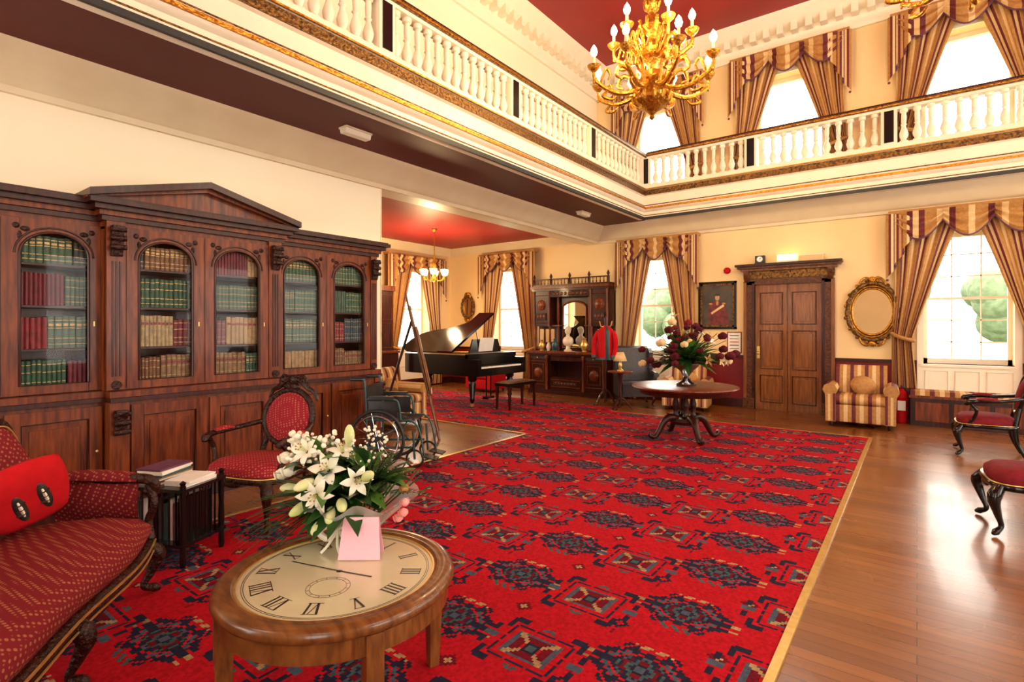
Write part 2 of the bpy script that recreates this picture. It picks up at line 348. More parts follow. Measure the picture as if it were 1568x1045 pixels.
for c in (.6,3.0):
    B=MB('window_seat',(c,0,0)); B.box(-.68,.72,10.14,YB-.026,0,.44,mahogd); B.box(-.70,.75,10.11,YB-.026,.42,.46,mahog)
    for k in range(3): B.box(-.62+k*.45,-.23+k*.45,10.12,10.14,.08,.36,mahog)
    for k in range(24):
        x=-.68+k*.058; B.box(x,x+.058,10.12,YB-.06,.46,.53,[cburg,cgold,ccream,cgold][k%4])
    B.build()
# exterior
B=MB('lawn'); B.box(-40,30,YB+.5,60,-.6,-.5,grass); B.box(-40,XE-.5,-20,YB+.5,-.6,-.5,grass); B.build()
for i,(x,y,r) in enumerate([(-12,34,2.6),(-6.5,36,2.8),(-2,35,2.4),(3.9,34,2.2),(8,37,3),(-32,14,2.8),(-34,24,3)]):
    B=MB('tree',(x,y,-.49)); B.cyl((0,0,0),(0,0,2.5),.2,oakd)
    for k in range(16): B.ell((random.uniform(-1,1)*r*.7,random.uniform(-1,1)*r*.7,1.9+random.random()*r*.9),r*random.uniform(.3,.45),tree,12,8)
    B.build()
# ---------------------------------------------------------------- rug (woven pattern computed in world units)
def make_rug():
    p=.0145; x0,x1,y0,y1=-9.2,-.51,-.8,8.95
    nx=int((x1-x0)/p); ny=int((y1-y0)/p)
    X=x0+(np.arange(nx)+.5)*p; Y=y0+(np.arange(ny)+.5)*p
    XX,YY=np.meshgrid(X,Y,indexing='ij')
    mask=((XX>-4.3)&(YY<8.56))|((XX<=-4.3)&(YY>6.05))
    U,V=.95,.575
    def cell(cx,cy):
        kx=np.round((XX-cx)/U); a=XX-cx-kx*U; cy2=cy-(kx%2)*V*.28; ky=np.round((YY-cy2)/V); b_=YY-cy2-ky*V
        return np.round(a/p),np.round(b_/p)
    red=np.array([.36,.0045,.012]);navy=np.array([.014,.014,.034]);steel=np.array([.055,.075,.11]);beige=np.array([.34,.23,.11]);mar=np.array([.12,.004,.012]);tl=np.array([.04,.08,.09])
    C=np.tile(red,(nx,ny,1))
    a,b_=cell(-.95-U/4,2.76+V/2); A=abs(a);Bb=abs(b_)
    C[(A+Bb<4)&(A+Bb>1)]=navy; C[(A<1)&(Bb<8)&(Bb>4)]=mar
    a,b_=cell(-.95+U/4,2.76+V/2); A=abs(a);Bb=abs(b_)
    C[(A+Bb<4)&(A+Bb>1)]=mar; C[(A+Bb<2)]=beige
    a,b_=cell(-.95,2.76); A=abs(a);Bb=abs(b_)
    m=np.maximum(np.maximum(A/13.,Bb/9.2),(A/13.+Bb/9.2)*.66)+.10*(((A//2)+(Bb//2))%2)
    for lo,hi,c in[(.86,1.03,navy),(.72,.86,red),(.50,.72,navy),(.38,.50,mar),(.16,.38,navy),(0,.16,steel)]: C[(m>=lo)&(m<hi)]=c
    e=(m>=.50)&(m<.72)&((A*2+Bb)%7<1.5); C[e]=tl
    e=(m>.72)&(m<.86)&((A+Bb)%6<1.5); C[e]=steel
    e=(m>.2)&(m<.36)&((A+Bb)%4<1.2); C[e]=tl
    e=(Bb>=9)&(Bb<12)&(abs(A-7)<3)&((A+Bb)%3<2); C[e]=navy
    e=(b_>=11)&(b_<13)&(A<7)&((a-b_)%5<3); C[e]=beige
    e=(b_<=-11)&(b_>-14)&(A<6)&((a+b_)%4<2); C[e]=tl
    e=(A>=13)&(A<16)&(Bb<5)&((Bb)%3<2); C[e]=navy
    e=(a>=16)&(a<19)&(Bb<4)&((b_)%4<2); C[e]=beige
    e=(a<=-16)&(a>-19)&(Bb<4)&((b_)%4<2); C[e]=beige*.7
    a,b_=cell(-.95-U/2,2.59); A=abs(a);Bb=abs(b_)
    n_=np.maximum(A/11.5,Bb/9.5)
    C[(n_<1)&(n_>=.88)&((A+Bb)%7<5.5)]=navy
    C[(n_<.72)&(n_>=.60)]=steel; C[(n_<.54)&(n_>.3)]=mar
    C[(n_<.66)&(abs(A*9.5/11.5-Bb)<1.1)]=beige*.9
    C[(n_<.26)]=navy; C[(n_<.12)]=tl
    e=(abs(A-13.5)<1.1)&(Bb>6)&(Bb<13); C[e]=navy
    e=(abs(Bb-12)<1.1)&(A>8)&(A<14); C[e]=navy
    e=(abs(A-16.5)<1.1)&(Bb>2)&(Bb<7); C[e]=navy
    e=(Bb>=11)&(Bb<13)&(A<3)&((A+Bb)%3<2); C[e]=tl
    e=(A>=14)&(A<19)&(Bb<1.2); C[e]=steel
    C*= (1+.40*(np.random.RandomState(3).rand(nx,ny,1)-.5))
    I,J=np.nonzero(mask); nf=len(I)
    vid=np.full((nx+1,ny+1),-1,dtype=np.int64)
    used=np.zeros((nx+1,ny+1),bool)
    for di,dj in((0,0),(1,0),(1,1),(0,1)): used[I+di,J+dj]=True
    ui,uj=np.nonzero(used); vid[ui,uj]=np.arange(len(ui))
    co=np.zeros((len(ui),3),np.float32); co[:,0]=x0+ui*p; co[:,1]=y0+uj*p; co[:,2]=.012
    loops=np.stack([vid[I,J],vid[I+1,J],vid[I+1,J+1],vid[I,J+1]],1).ravel().astype(np.int32)
    me=bpy.data.meshes.new('rug'); me.vertices.add(len(ui)); me.vertices.foreach_set('co',co.ravel())
    me.loops.add(nf*4); me.loops.foreach_set('vertex_index',loops); me.polygons.add(nf); me.polygons.foreach_set('loop_start',(np.arange(nf)*4).astype(np.int32)); me.polygons.foreach_set('loop_total',np.full(nf,4,np.int32))
    me.update(calc_edges=True)
    at=me.attributes.new('pattern','FLOAT_COLOR','FACE'); cc=np.ones((nf,4),np.float32); cc[:,:3]=C[I,J]; at.data.foreach_set('color',cc.ravel())
    m=mat('rug_wool',(.4,.01,.01),.95,spec=.1); nt=m.node_tree; an=nt.nodes.new('ShaderNodeAttribute'); an.attribute_name='pattern'; nt.links.new(an.outputs['Color'],nt.nodes['Principled BSDF'].inputs['Base Color'])
    me.materials.append(m); ob=bpy.data.objects.new('rug',me); S.collection.objects.link(ob)
    md=ob.modifiers.new('t','SOLIDIFY'); md.thickness=.011; md.offset=-1
make_rug()
B=MB('trim_rug_edge'); B.box(-.515,-.475,-.8,8.6,0,.016,brass); B.box(-4.33,-4.295,-.8,6.05,0,.016,brass); B.box(-9.2,-4.3,6.02,6.055,0,.016,brass); B.box(-4.3,-.475,8.56,8.59,0,.015,brass); B.build()
# ---------------------------------------------------------------- bookcase
def bookcase():
    B=MB('bookcase'); XB=-5.572
    Xw,Xc=-5.25,-5.13
    secs=[(.15,1.44,Xw),(1.44,2.9,Xc),(2.9,4.19,Xw)]
    for y0,y1,xf_ in secs:
        B.box(XB,xf_+.12,y0,y1,.0,.12,mahogd); B.box(XB,xf_+.085,y0,y1,.12,.9,mahog)
        B.box(XB,xf_+.13,y0-.0,y1+.0,.9,.935,mahogd); B.box(XB,xf_+.11,y0,y1,.935,.985,mahog)
        B.box(XB,XB+.02,y0,y1,.98,2.3,mahogd)
        B.box(XB,xf_,y0,y0+.02,.98,2.3,mahog); B.box(XB,xf_,y1-.02,y1,.98,2.3,mahog)
        B.box(XB,xf_,y0,y1,2.28,2.36,mahog)
        for k,(z0,z1,o) in enumerate([(2.34,2.38,.03),(2.38,2.42,.05),(2.42,2.46,.09),(2.46,2.5,.13),(2.5,2.515,.11)]): B.box(XB,xf_+o,y0-(o if y0>1 and y0<2 else 0),y1+(o if y1<3 or y1>4 else 0),z0,z1,[mahogd,mahog,mahogd,mahogd,mahogd][k])
        for zs in(1.0,1.33,1.66,1.98): B.box(XB+.02,xf_-.03,y0+.02,y1-.02,zs-.02,zs,mahogd)
    def door(y0,y1,gy0,gy1,xf_):
        g0,sp,ris=1.06,2.04,.17
        B.box(xf_-.02,xf_+.02,y0,gy0,.99,2.3,mahog); B.box(xf_-.02,xf_+.02,gy1,y1,.99,2.3,mahog); B.box(xf_-.02,xf_+.02,gy0,gy1,.99,g0,mahog)
        c=(gy0+gy1)/2; w=(gy1-gy0)/2; N=18
        arc=[(c+w*cos(pi*k/N),sp+ris*sin(pi*k/N)) for k in range(N+1)]
        B.prism([(gy1,2.3)]+arc+[(gy0,2.3)],(xf_-.02,0,0),(0,1,0),(0,0,1),(.04,0,0),mahog)
        path=[(xf_+.02,gy1,g0)]+[(xf_+.02,p[0],p[1]) for p in arc]+[(xf_+.02,gy0,g0)]
        B.tube(path,.011,mahogd,6,closed=True); B.tube([(xf_+.022,c+(w+.03)*cos(pi*k/N),sp+(ris+.035)*sin(pi*k/N)) for k in range(N+1)],.008,mahogd,5)
        B.box(xf_+.018,xf_+.023,y0+.004,y0+.01,1.0,2.29,mahogd)
        for s in(-1,1):
            B.ell((xf_+.02,c+s*(w-.03),2.22),(.012,.03,.02),carved,8,6); B.ell((xf_+.02,c+s*(w-.0),2.17),(.012,.015,.03),carved,8,6); B.ell((xf_+.02,c+s*(w+.02),2.24),(.012,.022,.022),carved,8,6)
        B.add([(xf_,gy0,g0),(xf_,gy1,g0),(xf_,gy1,2.22),(xf_,gy0,2.22)],[(0,1,2,3)],glassm)
        x=xf_+.085
        B.box(x,x+.02,y0+.015,y0+.10,.15,.87,mahog);B.box(x,x+.02,y1-.10,y1-.015,.15,.87,mahog);B.box(x,x+.02,y0+.1,y1-.1,.15,.24,mahog);B.box(x,x+.02,y0+.1,y1-.1,.78,.87,mahog)
        B.tube([(x+.012,a,b_) for a,b_ in((y0+.1,.24),(y1-.1,.24),(y1-.1,.78),(y0+.1,.78))],.01,mahogd,6,closed=True)
        B.box(x,x+.012,y0+.15,y1-.15,.29,.73,mahog)
        B.ell((x+.03,y1-.05,.52),.012,brass,8,6); B.box(xf_+.02,xf_+.024,y1-.05,y1-.04,1.5,1.54,brass)
    for y0,g0,xf_ in[(.24,.35,Xw),(.84,.95,Xw),(1.57,1.665,Xc),(2.17,2.265,Xc),(2.9,3.0,Xw),(3.5,3.6,Xw)]: door(y0,y0+.6,g0,g0+.41,xf_)
    for y0,y1,xf_ in[(.15,.24,Xw),(1.44,1.57,Xc),(2.77,2.9,Xc),(4.1,4.19,Xw)]:
        B.box(xf_-.02,xf_+.03,y0,y1,.99,2.34,mahog); B.box(xf_+.085,xf_+.11,y0,y1,.12,.9,mahog); c=(y0+y1)/2
        for zt,l in((2.3,.24),(.84,.2)):
            xo=xf_+(.03 if zt>1 else .11)
            B.prism([(0,0),(.07,0),(.075,-.03),(.05,-.06),(.055,-.1),(.035,-.14),(.04,-.17),(.015,-l),(0,-l)],(xo,c-.04,zt),(1,0,0),(0,0,1),(0,.08,0),carved)
            for dz in(-.03,-.1,-.17): B.lathe([(.02,-.055),(.024,0),(.02,.055)],None,carved,10,M=xf((xo+.05,c,zt+dz),rx=pi/2))
        for k in(-1,0,1): B.box(xf_+.03,xf_+.036,c+k*.025-.006,c+k*.025+.006,1.1,2.02,mahogd)
        B.cyl((xf_+.03,c,1.03),(xf_+.045,c,1.03),.035,carved)
    x=Xc; c=2.17
    B.prism([(1.31,2.515),(3.03,2.515),(c,2.70)],(XB+.1,0,0),(0,1,0),(0,0,1),(x+.04-XB-.1,0,0),mahog)
    for s,(a0,a1) in enumerate([(1.30,c),(3.04,c)]):
        B.prism([(a0,2.50),(a0,2.555),(a1,2.775),(a1,2.72)],(XB+.1,0,0),(0,1,0),(0,0,1),(x+.16-XB-.1,0,0),mahogd)
        B.prism([(a0,2.49),(a0,2.51),(a1,2.73),(a1,2.69)],(XB+.1,0,0),(0,1,0),(0,0,1),(x+.10-XB-.1,0,0),mahog)
    B.build(bevel=.003)
    cols=[(.03,.10,.055),(.03,.06,.09),(.26,.15,.07),(.26,.018,.03),(.17,.014,.03),(.42,.27,.13),(.045,.12,.07),(.06,.12,.08),(.46,.36,.21),(.03,.04,.05),(.20,.09,.04)]
    bm_=[mat('book_cloth_%d'%i,c,.5,col2=tuple(v*.6 for v in c),ns=25) for i,c in enumerate(cols)]
    spine=mat('spine_gilt',(.5,.34,.13),.45,.4,col2=(.3,.18,.06),ns=60)
    K=MB('books')
    for y0,y1,xf_ in [(.18,1.41,Xw),(1.48,2.86,Xc),(2.93,4.16,Xw)]:
        for zi,(zs,hm) in enumerate([(1.001,.27),(1.331,.28),(1.661,.27),(1.981,.24)]):
            y=y0
            while y<y1-.05:
                m=random.choice(bm_); n=random.randint(8,18); t0=random.uniform(.026,.044); h0=hm*random.uniform(.78,.95); g=random.random()<.9; lab=random.random()<.55
                for k in range(n):
                    t=t0*random.uniform(.93,1.07)
                    if y+t>y1: break
                    h=h0*random.uniform(.975,1.01); xx=xf_-.04-random.uniform(0,.008)
                    K.box(xf_-.22,xx-.006,y,y+t-.002,zs,zs+h,m)
                    K.surf(lambda u,v:(xx-.006+.008*sin(pi*u),y+(t-.002)*u,zs+h*v),4,1,m)
                    if g:
                        for q in(.12,.3,.62,.86): K.box(xx-.006,xx+.0025,y+.003,y+t-.005,zs+h*q,zs+h*q+.006,spine)
                        if lab: K.box(xx-.006,xx+.0022,y+.005,y+t-.007,zs+h*.70,zs+h*.78,bm_[3] if m in(bm_[8],bm_[5],bm_[2]) else spine)
                    y+=t
                y+=random.uniform(0,.01)
    K.build()
bookcase()
# ---------------------------------------------------------------- door
B=MB('door_1',(-1.82,YB,0))
B.box(-.53,.53,-.05,-.005,0,2.25,oakd)
for sx in(-1,1):
    for z0,z1 in((.14,.62),(.74,1.42),(1.54,2.1)):
        x0,x1=(sx*.08,sx*.44) if sx>0 else(-.44,-.08)
        B.tube([(x0,-.05,z0),(x1,-.05,z0),(x1,-.05,z1),(x0,-.05,z1)],.016,doorf,6,closed=True); B.box(x0+.05,x1-.05,-.062,-.05,z0+.05,z1-.05,oakd)
B.box(-.01,.01,-.054,-.05,0,2.25,doorf)
B.ell((-.47,-.09,1.02),.03,brass); B.cyl((-.47,-.05,1.02),(-.47,-.09,1.02),.012,brass); B.box(-.5,-.44,-.056,-.05,.92,1.14,brass)
for s in(-1,1): B.box(min(s*.53,s*.70),max(s*.53,s*.70),-.09,-.005,0,2.32,doorf); B.box(min(s*.53,s*.57),max(s*.53,s*.57),-.11,-.005,0,2.28,mahogd); B.box(min(s*.53,s*.73),max(s*.53,s*.73),-.12,-.005,0,.2,doorf); B.box(min(s*.67,s*.72),max(s*.67,s*.72),-.105,-.005,.2,2.32,oakd)
B.box(-.7,.7,-.09,-.005,2.25,2.36,doorf); B.box(-.72,.72,-.1,-.005,2.36,2.5,goldd); B.box(-.76,.76,-.15,-.005,2.5,2.54,oakd); B.box(-.81,.81,-.21,-.005,2.54,2.58,doorf); B.box(-.84,.84,-.24,-.005,2.58,2.62,mahogd)
for s in(-1,1): B.prism([(0,2.5),(-.1,2.5),(-.1,2.42),(-.03,2.3),(0,2.3)],(s*.66-.04,-.09,0),(0,1,0),(0,0,1),(.08,0,0),doorf)
B.build(bevel=.004)
B=MB('exit_sign',(-1.82,YB-.12,2.62)); B.box(-.15,.17,-.04,.04,.0,.03,white); B.box(-.15,.17,-.03,.03,.03,.15,exitm); B.tube([(-.15,-.03,.03),(.17,-.03,.03),(.17,-.03,.15),(-.15,-.03,.15)],.008,white,5,closed=True); B.build()
B=MB('mantel_clock',(-2.25,YB-.12,2.62)); B.box(-.09,.09,-.05,.05,0,.02,blackm); B.box(-.08,.08,-.04,.04,.02,.15,blackm); B.cyl((0,-.04,.085),(0,-.05,.085),.05,paper); B.cyl((0,-.05,.085),(.02,-.054,.11),.004,ink); B.build(bevel=.004)
B=MB('fire_alarm',(-2.85,YB,2.55)); B.lathe([(.06,0),(.06,.03),(.045,.06),(.0,.065)],None,redf,16,M=xf((0,0,0),rx=pi/2)); B.build()
B=MB('ornament_box',(-1.45,YB-.12,2.62)); B.box(-.17,.2,-.04,.04,0,.1,ccream); B.box(-.18,.21,-.05,.05,.1,.11,white); B.build()
# ---------------------------------------------------------------- wall mirror
def oval_mirror(loc,a,b_,rot=0):
    B=MB('wall_mirror',loc,rot)
    N=64
    def ring(k,f,y): t=2*pi*k/N; return (a*f*cos(t),y,b_*f*sin(t))
    B.tube([ring(k,1,-.05) for k in range(N)],[.030+.012*(k%4<2) for k in range(N)],goldd,8,closed=True)
    B.tube([ring(k,.90,-.045) for k in range(N)],.012,gold,8,closed=True); B.tube([ring(k,.82,-.04) for k in range(N)],.016,gold,8,closed=True)
    B.add([ring(k,.84,-.03) for k in range(N)],[tuple(range(N))],mirror); B.add([ring(k,1.02,-.012) for k in range(N)],[tuple(range(N))],goldd)
    for k in range(N):
        if k%4==0: p=ring(k,.95,-.06); B.ell(p,(.018,.015,.018),gold,8,6)
        if k%4==2: p=ring(k,1.1,-.045); B.ell(p,(.028,.02,.028),goldd if k%8==2 else gold,8,6)
    for sgn in(1,-1):
        for s in(-1,1): B.tube(cat([(0,-.05,sgn*(b_+.02)),(s*a*.2,-.06,sgn*(b_+.09)),(s*a*.42,-.06,sgn*(b_+.05)),(s*a*.5,-.06,sgn*(b_-.03)),(s*a*.38,-.06,sgn*(b_-.02))]),[.016,.022,.014],gold,7)
        B.ell((0,-.06,sgn*(b_+.06)),(.05,.025,.05),gold)
    B.build()
oval_mirror((-.58,YB,1.74),.34,.46)
oval_mirror((-9.35,YB,2.0),.2,.28)
# ---------------------------------------------------------------- portrait
B=MB('portrait_painting',(-3.03,YB,1.9)); w,h=.35,.45
for r,m,z in((0,black,.05),(.035,goldd,.035)):
    for x0,x1,z0,z1 in((-w+r,-w+r+.04,-h+r,h-r),(w-r-.04,w-r,-h+r,h-r),(-w+r,w-r,-h+r,-h+r+.04),(-w+r,w-r,h-r-.04,h-r)): B.box(x0,x1,-z,-.005,z0,z1,m)
canv=mat('canvas_dark',(.03,.022,.015),.4,col2=(.08,.055,.03),ns=4)
coatr=mat('painted_coat',(.20,.02,.015),.5,col2=(.06,.01,.01),ns=14)
B.box(-w+.06,w-.06,-.02,-.005,-h+.06,h-.06,canv)
skin=mat('painted_skin',(.5,.27,.15),.5,col2=(.4,.2,.1),ns=10)
B.prism([(-.15,-.36),(.13,-.36),(.15,-.08),(.12,.03),(.05,.08),(-.05,.08),(-.12,.04),(-.17,-.08)],(0,-.022,0),(1,0,0),(0,0,1),(0,.004,0),coatr)
B.prism([(.042*cos(t*pi/8),.15+.062*sin(t*pi/8)) for t in range(16)],(0,-.024,0),(1,0,0),(0,0,1),(0,.004,0),skin)
B.prism([(.05*cos(t*pi/8),.18+.045*sin(t*pi/8)) for t in range(9)],(0,-.026,0),(1,0,0),(0,0,1),(0,.004,0),ink)
B.prism([(-.02,-.0),(.02,-.0),(.025,.08),(-.025,.08)],(0,-.025,0),(1,0,0),(0,0,1),(0,.004,0),cgold)
for s in(-1,1): B.ell((s*.12,-.026,.03),(.035,.004,.02),cgold,8,6)
B.prism([(-.12,-.14),(-.1,-.17),(.13,-.02),(.11,.02)],(0,-.0255,0),(1,0,0),(0,0,1),(0,.004,0),ccream)
B.prism([(.14,-.36),(.22,-.36),(.19,-.16),(.15,-.1)],(0,-.025,0),(1,0,0),(0,0,1),(0,.004,0),coatr)
B.build()
B=MB('framed_notice',(-2.72,YB,1.2)); B.box(-.13,.13,-.02,-.005,-.2,.2,oakd); B.box(-.11,.11,-.024,-.018,-.18,.18,paper)
for k in range(5): B.box(-.08,.08,-.026,-.023,.12-k*.06,.135-k*.06,[ink,greenl,redf][k%3])
B.build()
for loc in((-4.84,3.6,ZS),(-4.93,8.72,ZS)):
    B=MB('emergency_light',loc,0); B.box(-.07,.07,-.17,.17,-.02,0,trim); B.prism([(-.06,-.02),(.06,-.02),(.045,-.07),(-.045,-.07)],(0,-.16,0),(1,0,0),(0,0,1),(0,.32,0),white); B.build(bevel=.004)
B=MB('smoke_detector',(-1.7,7.2,ZC)); B.lathe([(.07,0),(.07,-.02),(.05,-.045),(0,-.05)],(0,0,0),white); B.build()
# ---------------------------------------------------------------- chandeliers
def chandelier(loc,sc,ztop,arms):
    B=MB('chandelier',loc,0,sc)
    B.lathe([(0,-.98),(.03,-.95),(.02,-.92),(.06,-.88),(.14,-.83),(.19,-.77),(.11,-.71),(.06,-.68),(.11,-.62),(.16,-.55),(.13,-.47),(.055,-.42),(.06,-.36),(.13,-.30),(.15,-.22),(.07,-.15),(.045,-.05),(.08,0),(.12,.05),(.07,.12),(.04,.2),(.07,.26),(.08,.32),(.04,.38),(.02,.42),(0,.43)],(0,0,0),gold,20)
    for rr_,zz,nn in((.17,-.76,12),(.14,-.54,10),(.14,-.26,10),(.11,.05,8),(.07,.3,6)):
        for k in range(nn):
            a=2*pi*k/nn; M0=B.M; B.M=M0@Matrix.Rotation(a,4,'Z'); B.tube(cat([(rr_*.7,0,zz-.05),(rr_*1.1,0,zz-.02),(rr_*1.25,0,zz+.06),(rr_*1.45,0,zz+.05)],3),[.018,.022,.008],gold,5); B.M=M0
    zt=(ztop-loc[2])/sc
    n=int((zt-.42)/.07)
    for k in range(n): B.lathe([(.012,-.03),(.018,0),(.012,.03)],(0,0,.45+k*.07),gold,6)
    B.cyl((0,0,.4),(0,0,zt),.008,gold,6); B.lathe([(.09,zt),(.08,zt-.04),(.02,zt-.09)],(0,0,0),gold,14)
    for (n,r,za,zc,off,dip) in arms:
        for k in range(n):
            a=2*pi*(k+off)/n; M0=B.M; B.M=M0@Matrix.Rotation(a,4,'Z')
            B.tube(cat([(.05,0,za),(r*.3,0,za-dip),(r*.62,0,za-dip*1.25),(r*.92,0,za-dip*.7),(r,0,zc-.12),(r,0,zc-.06)],5),[.03,.028,.024,.02,.014],gold,7)
            B.tube(cat([(r*.3,0,za-dip*.9),(r*.4,0,za+.06),(r*.55,0,za+.1),(r*.62,0,za),(r*.52,0,za-.04)],5),[.02,.024,.012],gold,6)
            B.tube(cat([(r*.75,0,za-dip*1.1),(r*.85,0,za-dip*1.5),(r*.7,0,za-dip*1.7),(r*.62,0,za-dip*1.45)],5),[.012,.02,.01],gold,6)
            B.tube(cat([(r*.9,0,za-dip*.8),(r*.8,0,za+.05),(r*.72,0,za+.0),(r*.76,0,za-.06)],5),[.01,.018,.008],gold,6)
            B.lathe([(.012,-.08),(.03,-.06),(.06,-.03),(.075,0),(.05,.0),(.022,-.01)],(r,0,zc),gold,12)
            B.lathe([(.016,0),(.016,.1),(.0,.1)],(r,0,zc),ccream,8)
            B.lathe([(0,.1),(.026,.115),(.038,.15),(.026,.19),(0,.23)],(r,0,zc),bulbm,10)
            B.ell((r,0,zc-.17),(.015,.015,.03),gold,8,6)
            B.M=M0
    B.build()
arms_=[(8,.66,-.5,-.42,.0,.16),(6,.42,-.16,-.06,.25,.12)]
chandelier((-2.33,5.64,4.75),1.0,ZC,arms_)
chandelier((.36,5.4,4.93),1.0,ZC,arms_)
B=MB('chandelier',(-8.1,8.0,2.85),0,.62)
B.lathe([(0,-.75),(.03,-.72),(.07,-.62),(.1,-.5),(.04,-.4),(.03,-.2),(.07,-.1),(.05,.0),(.03,.05),(.03,.2),(0,.2)],(0,0,0),gold,16); B.cyl((0,0,.2),(0,0,1.12),.015,gold,8); B.lathe([(.1,1.12),(.09,1.08),(.02,1.02)],(0,0,0),gold,12)
for k in range(6):
    M0=B.M; B.M=M0@Matrix.Rotation(k*pi/3+.2,4,'Z'); B.tube(cat([(.03,0,-.5),(.15,0,-.62),(.33,0,-.6),(.40,0,-.45)],5),.02,gold,6); B.lathe([(.03,-.45),(.09,-.42),(.12,-.32),(.13,-.26)],(.40,0,0),sconce,12,cap=False); B.lathe([(0,-.4),(.04,-.36),(.03,-.28),(0,-.24)],(.40,0,0),bulbm,8); B.M=M0
B.build()
def plight(loc,e,r=.06,col=(1,.70,.36)):
    d=bpy.data.lights.new('bulb_light','POINT'); d.energy=e; d.shadow_soft_size=r; d.color=col; o=bpy.data.objects.new('bulb_light',d); o.location=loc; S.collection.objects.link(o)
for k in range(4):
    a=pi/4+k*pi/2; plight((-2.33+.66*cos(a),5.64+.66*sin(a),4.55),90)
plight((.36,4.8,4.6),110); plight((.36,6.0,4.6),110)
plight((-7.8,7.6,2.45),90,.12); plight((-8.45,8.3,2.45),90,.12)
# ---------------------------------------------------------------- round pedestal table
B=MB('pedestal_table',(-2.46,7.04,.012))
B.lathe([(0,.66),(.62,.66),(.66,.675),(.68,.69),(.675,.705),(.65,.71),(0,.71)],(0,0,0),mahog,48); B.lathe([(.57,.6),(.59,.66),(.55,.66)],(0,0,0),mahogd,40)
B.lathe([(0,.6),(.3,.6),(.3,.66)],(0,0,0),mahogd,24); B.lathe([(0,.2),(.17,.2),(.19,.24),(.17,.28),(0,.28)],(0,0,0),mahogd,24)
for k in range(4):
    a=k*pi/2+.5; c_=(.11*cos(a),.11*sin(a),0); B.lathe([(.022,.28),(.045,.31),(.028,.35),(.042,.42),(.046,.46),(.028,.53),(.044,.57),(.038,.6)],c_,mahogd,12)
    M0=B.M; B.M=M0@Matrix.Rotation(a+.3,4,'Z'); B.tube(cat([(.1,0,.24),(.18,0,.29),(.28,0,.24),(.36,0,.10),(.42,0,.035),(.48,0,.06),(.47,0,.10)],5),[.05,.055,.045,.035,.035,.03,.02],mahogd,8); B.ell((.42,0,.02),(.03,.025,.02),brass,8,6); B.M=M0
B.build()
# ---------------------------------------------------------------- plants
def leaf(B,p0,d,L_,w,m,droop=.3,n=6):
    p0=Vector(p0); d=Vector(d).normalized(); side=d.cross(Vector((0,0,1))); side=side.normalized() if side.length>.01 else Vector((1,0,0)); nn=side.cross(d)
    def f(u,v):
        t=v; p=p0+d*L_*t+Vector((0,0,-droop*L_*t*t)); ww=w*sin(pi*min(1,max(.02,t))**.8)
        return tuple(p+side*ww*(u-.5)*2+nn*abs(u-.5)*ww*.7)
    B.surf(f,2,n,m)
def lily(B,c,d,s,m,n=6):
    c=Vector(c); Q=Vector(d).normalized().to_track_quat('Z','Y')
    for k in range(n):
        a=2*pi*k/n; R=Vector((cos(a),sin(a),0)); T=Vector((-sin(a),cos(a),0)); W=.26 if k%2 else .2
        def f(u,v):
            r=s*(.08+.95*v**1.3); h=s*(.75*v-.45*v**3+.0); w=s*W*sin(pi*(.06+.92*v))
            return tuple(c+Q@(R*r+T*w*(u-.5)*2+Vector((0,0,h-abs(u-.5)*w*.5))))
        B.surf(f,4,7,m)
        B.tube([c,c+Q@(R*s*.18+Vector((0,0,s*.75)))],s*.02,bud,4); B.ell(c+Q@(R*s*.18+Vector((0,0,s*.77))),s*.05,cgold,6,5)
def rose(B,c,r,m):
    B.ell(c,r*.6,m,10,8)
    for k in range(8):
        a=k*2.4; q=.35+.08*k
        B.ell(None,(r*.5,r*.16,r*.5),m,8,6,M=Matrix.Translation(Vector(c)+Vector((cos(a)*r*q*.7,sin(a)*r*q*.7,-.03*r*k)))@Matrix.Rotation(a+pi/2,4,'Z')@Matrix.Rotation(.35,4,'X'))
def fern(B,p0,d,L_,m,w=.06):
    p0=Vector(p0); d=Vector(d).normalized(); P=[p0+d*L_*t+Vector((0,0,-.35*L_*t*t)) for t in np.linspace(0,1,16)]
    B.tube(P,[.003,.0015],m,4); side=d.cross(Vector((0,0,1))).normalized()
    for i in range(1,16):
        for s in(-1,1): leaf(B,P[i],(d*.6+side*s),w*1.6*(1.05-i/16),.006,m,.2,3)
B=MB('flower_arrangement',(-2.42,7.0,.724),0,1.22)
B.lathe([(0,0),(.10,0),(.11,.02),(.05,.05),(.03,.1),(.07,.16),(.12,.2),(.14,.24),(.12,.24),(0,.2)],(0,0,0),chrome,20)
random.seed(5)
for k in range(76):
    a=random.random()*2*pi; e=random.uniform(.0,1.4); d=Vector((cos(a)*cos(e),sin(a)*cos(e),sin(e)*1.05)); L_=random.uniform(.25,.52); p=Vector((0,0,.22))
    tip=p+d*L_; B.tube([p,p+d*L_*.5+Vector((0,0,.03)),tip],.004,green,4)
    t=random.random()
    if t<.5: rose(B,tip,random.uniform(.045,.07),random.choice([darkfl,darkfl,darkfl,darkfl,burg,ccream]))
    elif t<.64: lily(B,tip,d,.065,random.choice([petal,ccream,cgold]),5)
    leaf(B,p+d*L_*.4,d+Vector((0,0,.1)),.24,.045,random.choice([green,green,greenl]),.3)
for k in range(70):
    a=random.random()*2*pi; leaf(B,(0,0,.26),(cos(a),sin(a),random.uniform(-.1,.9)),random.uniform(.25,.40),.05,random.choice([green,green,green,greenl]),.3)
for k in range(5): a=k*1.26; fern(B,(0,0,.26),(cos(a)*.6,sin(a)*.6,.8),.42,greenl,.05)
B.build()
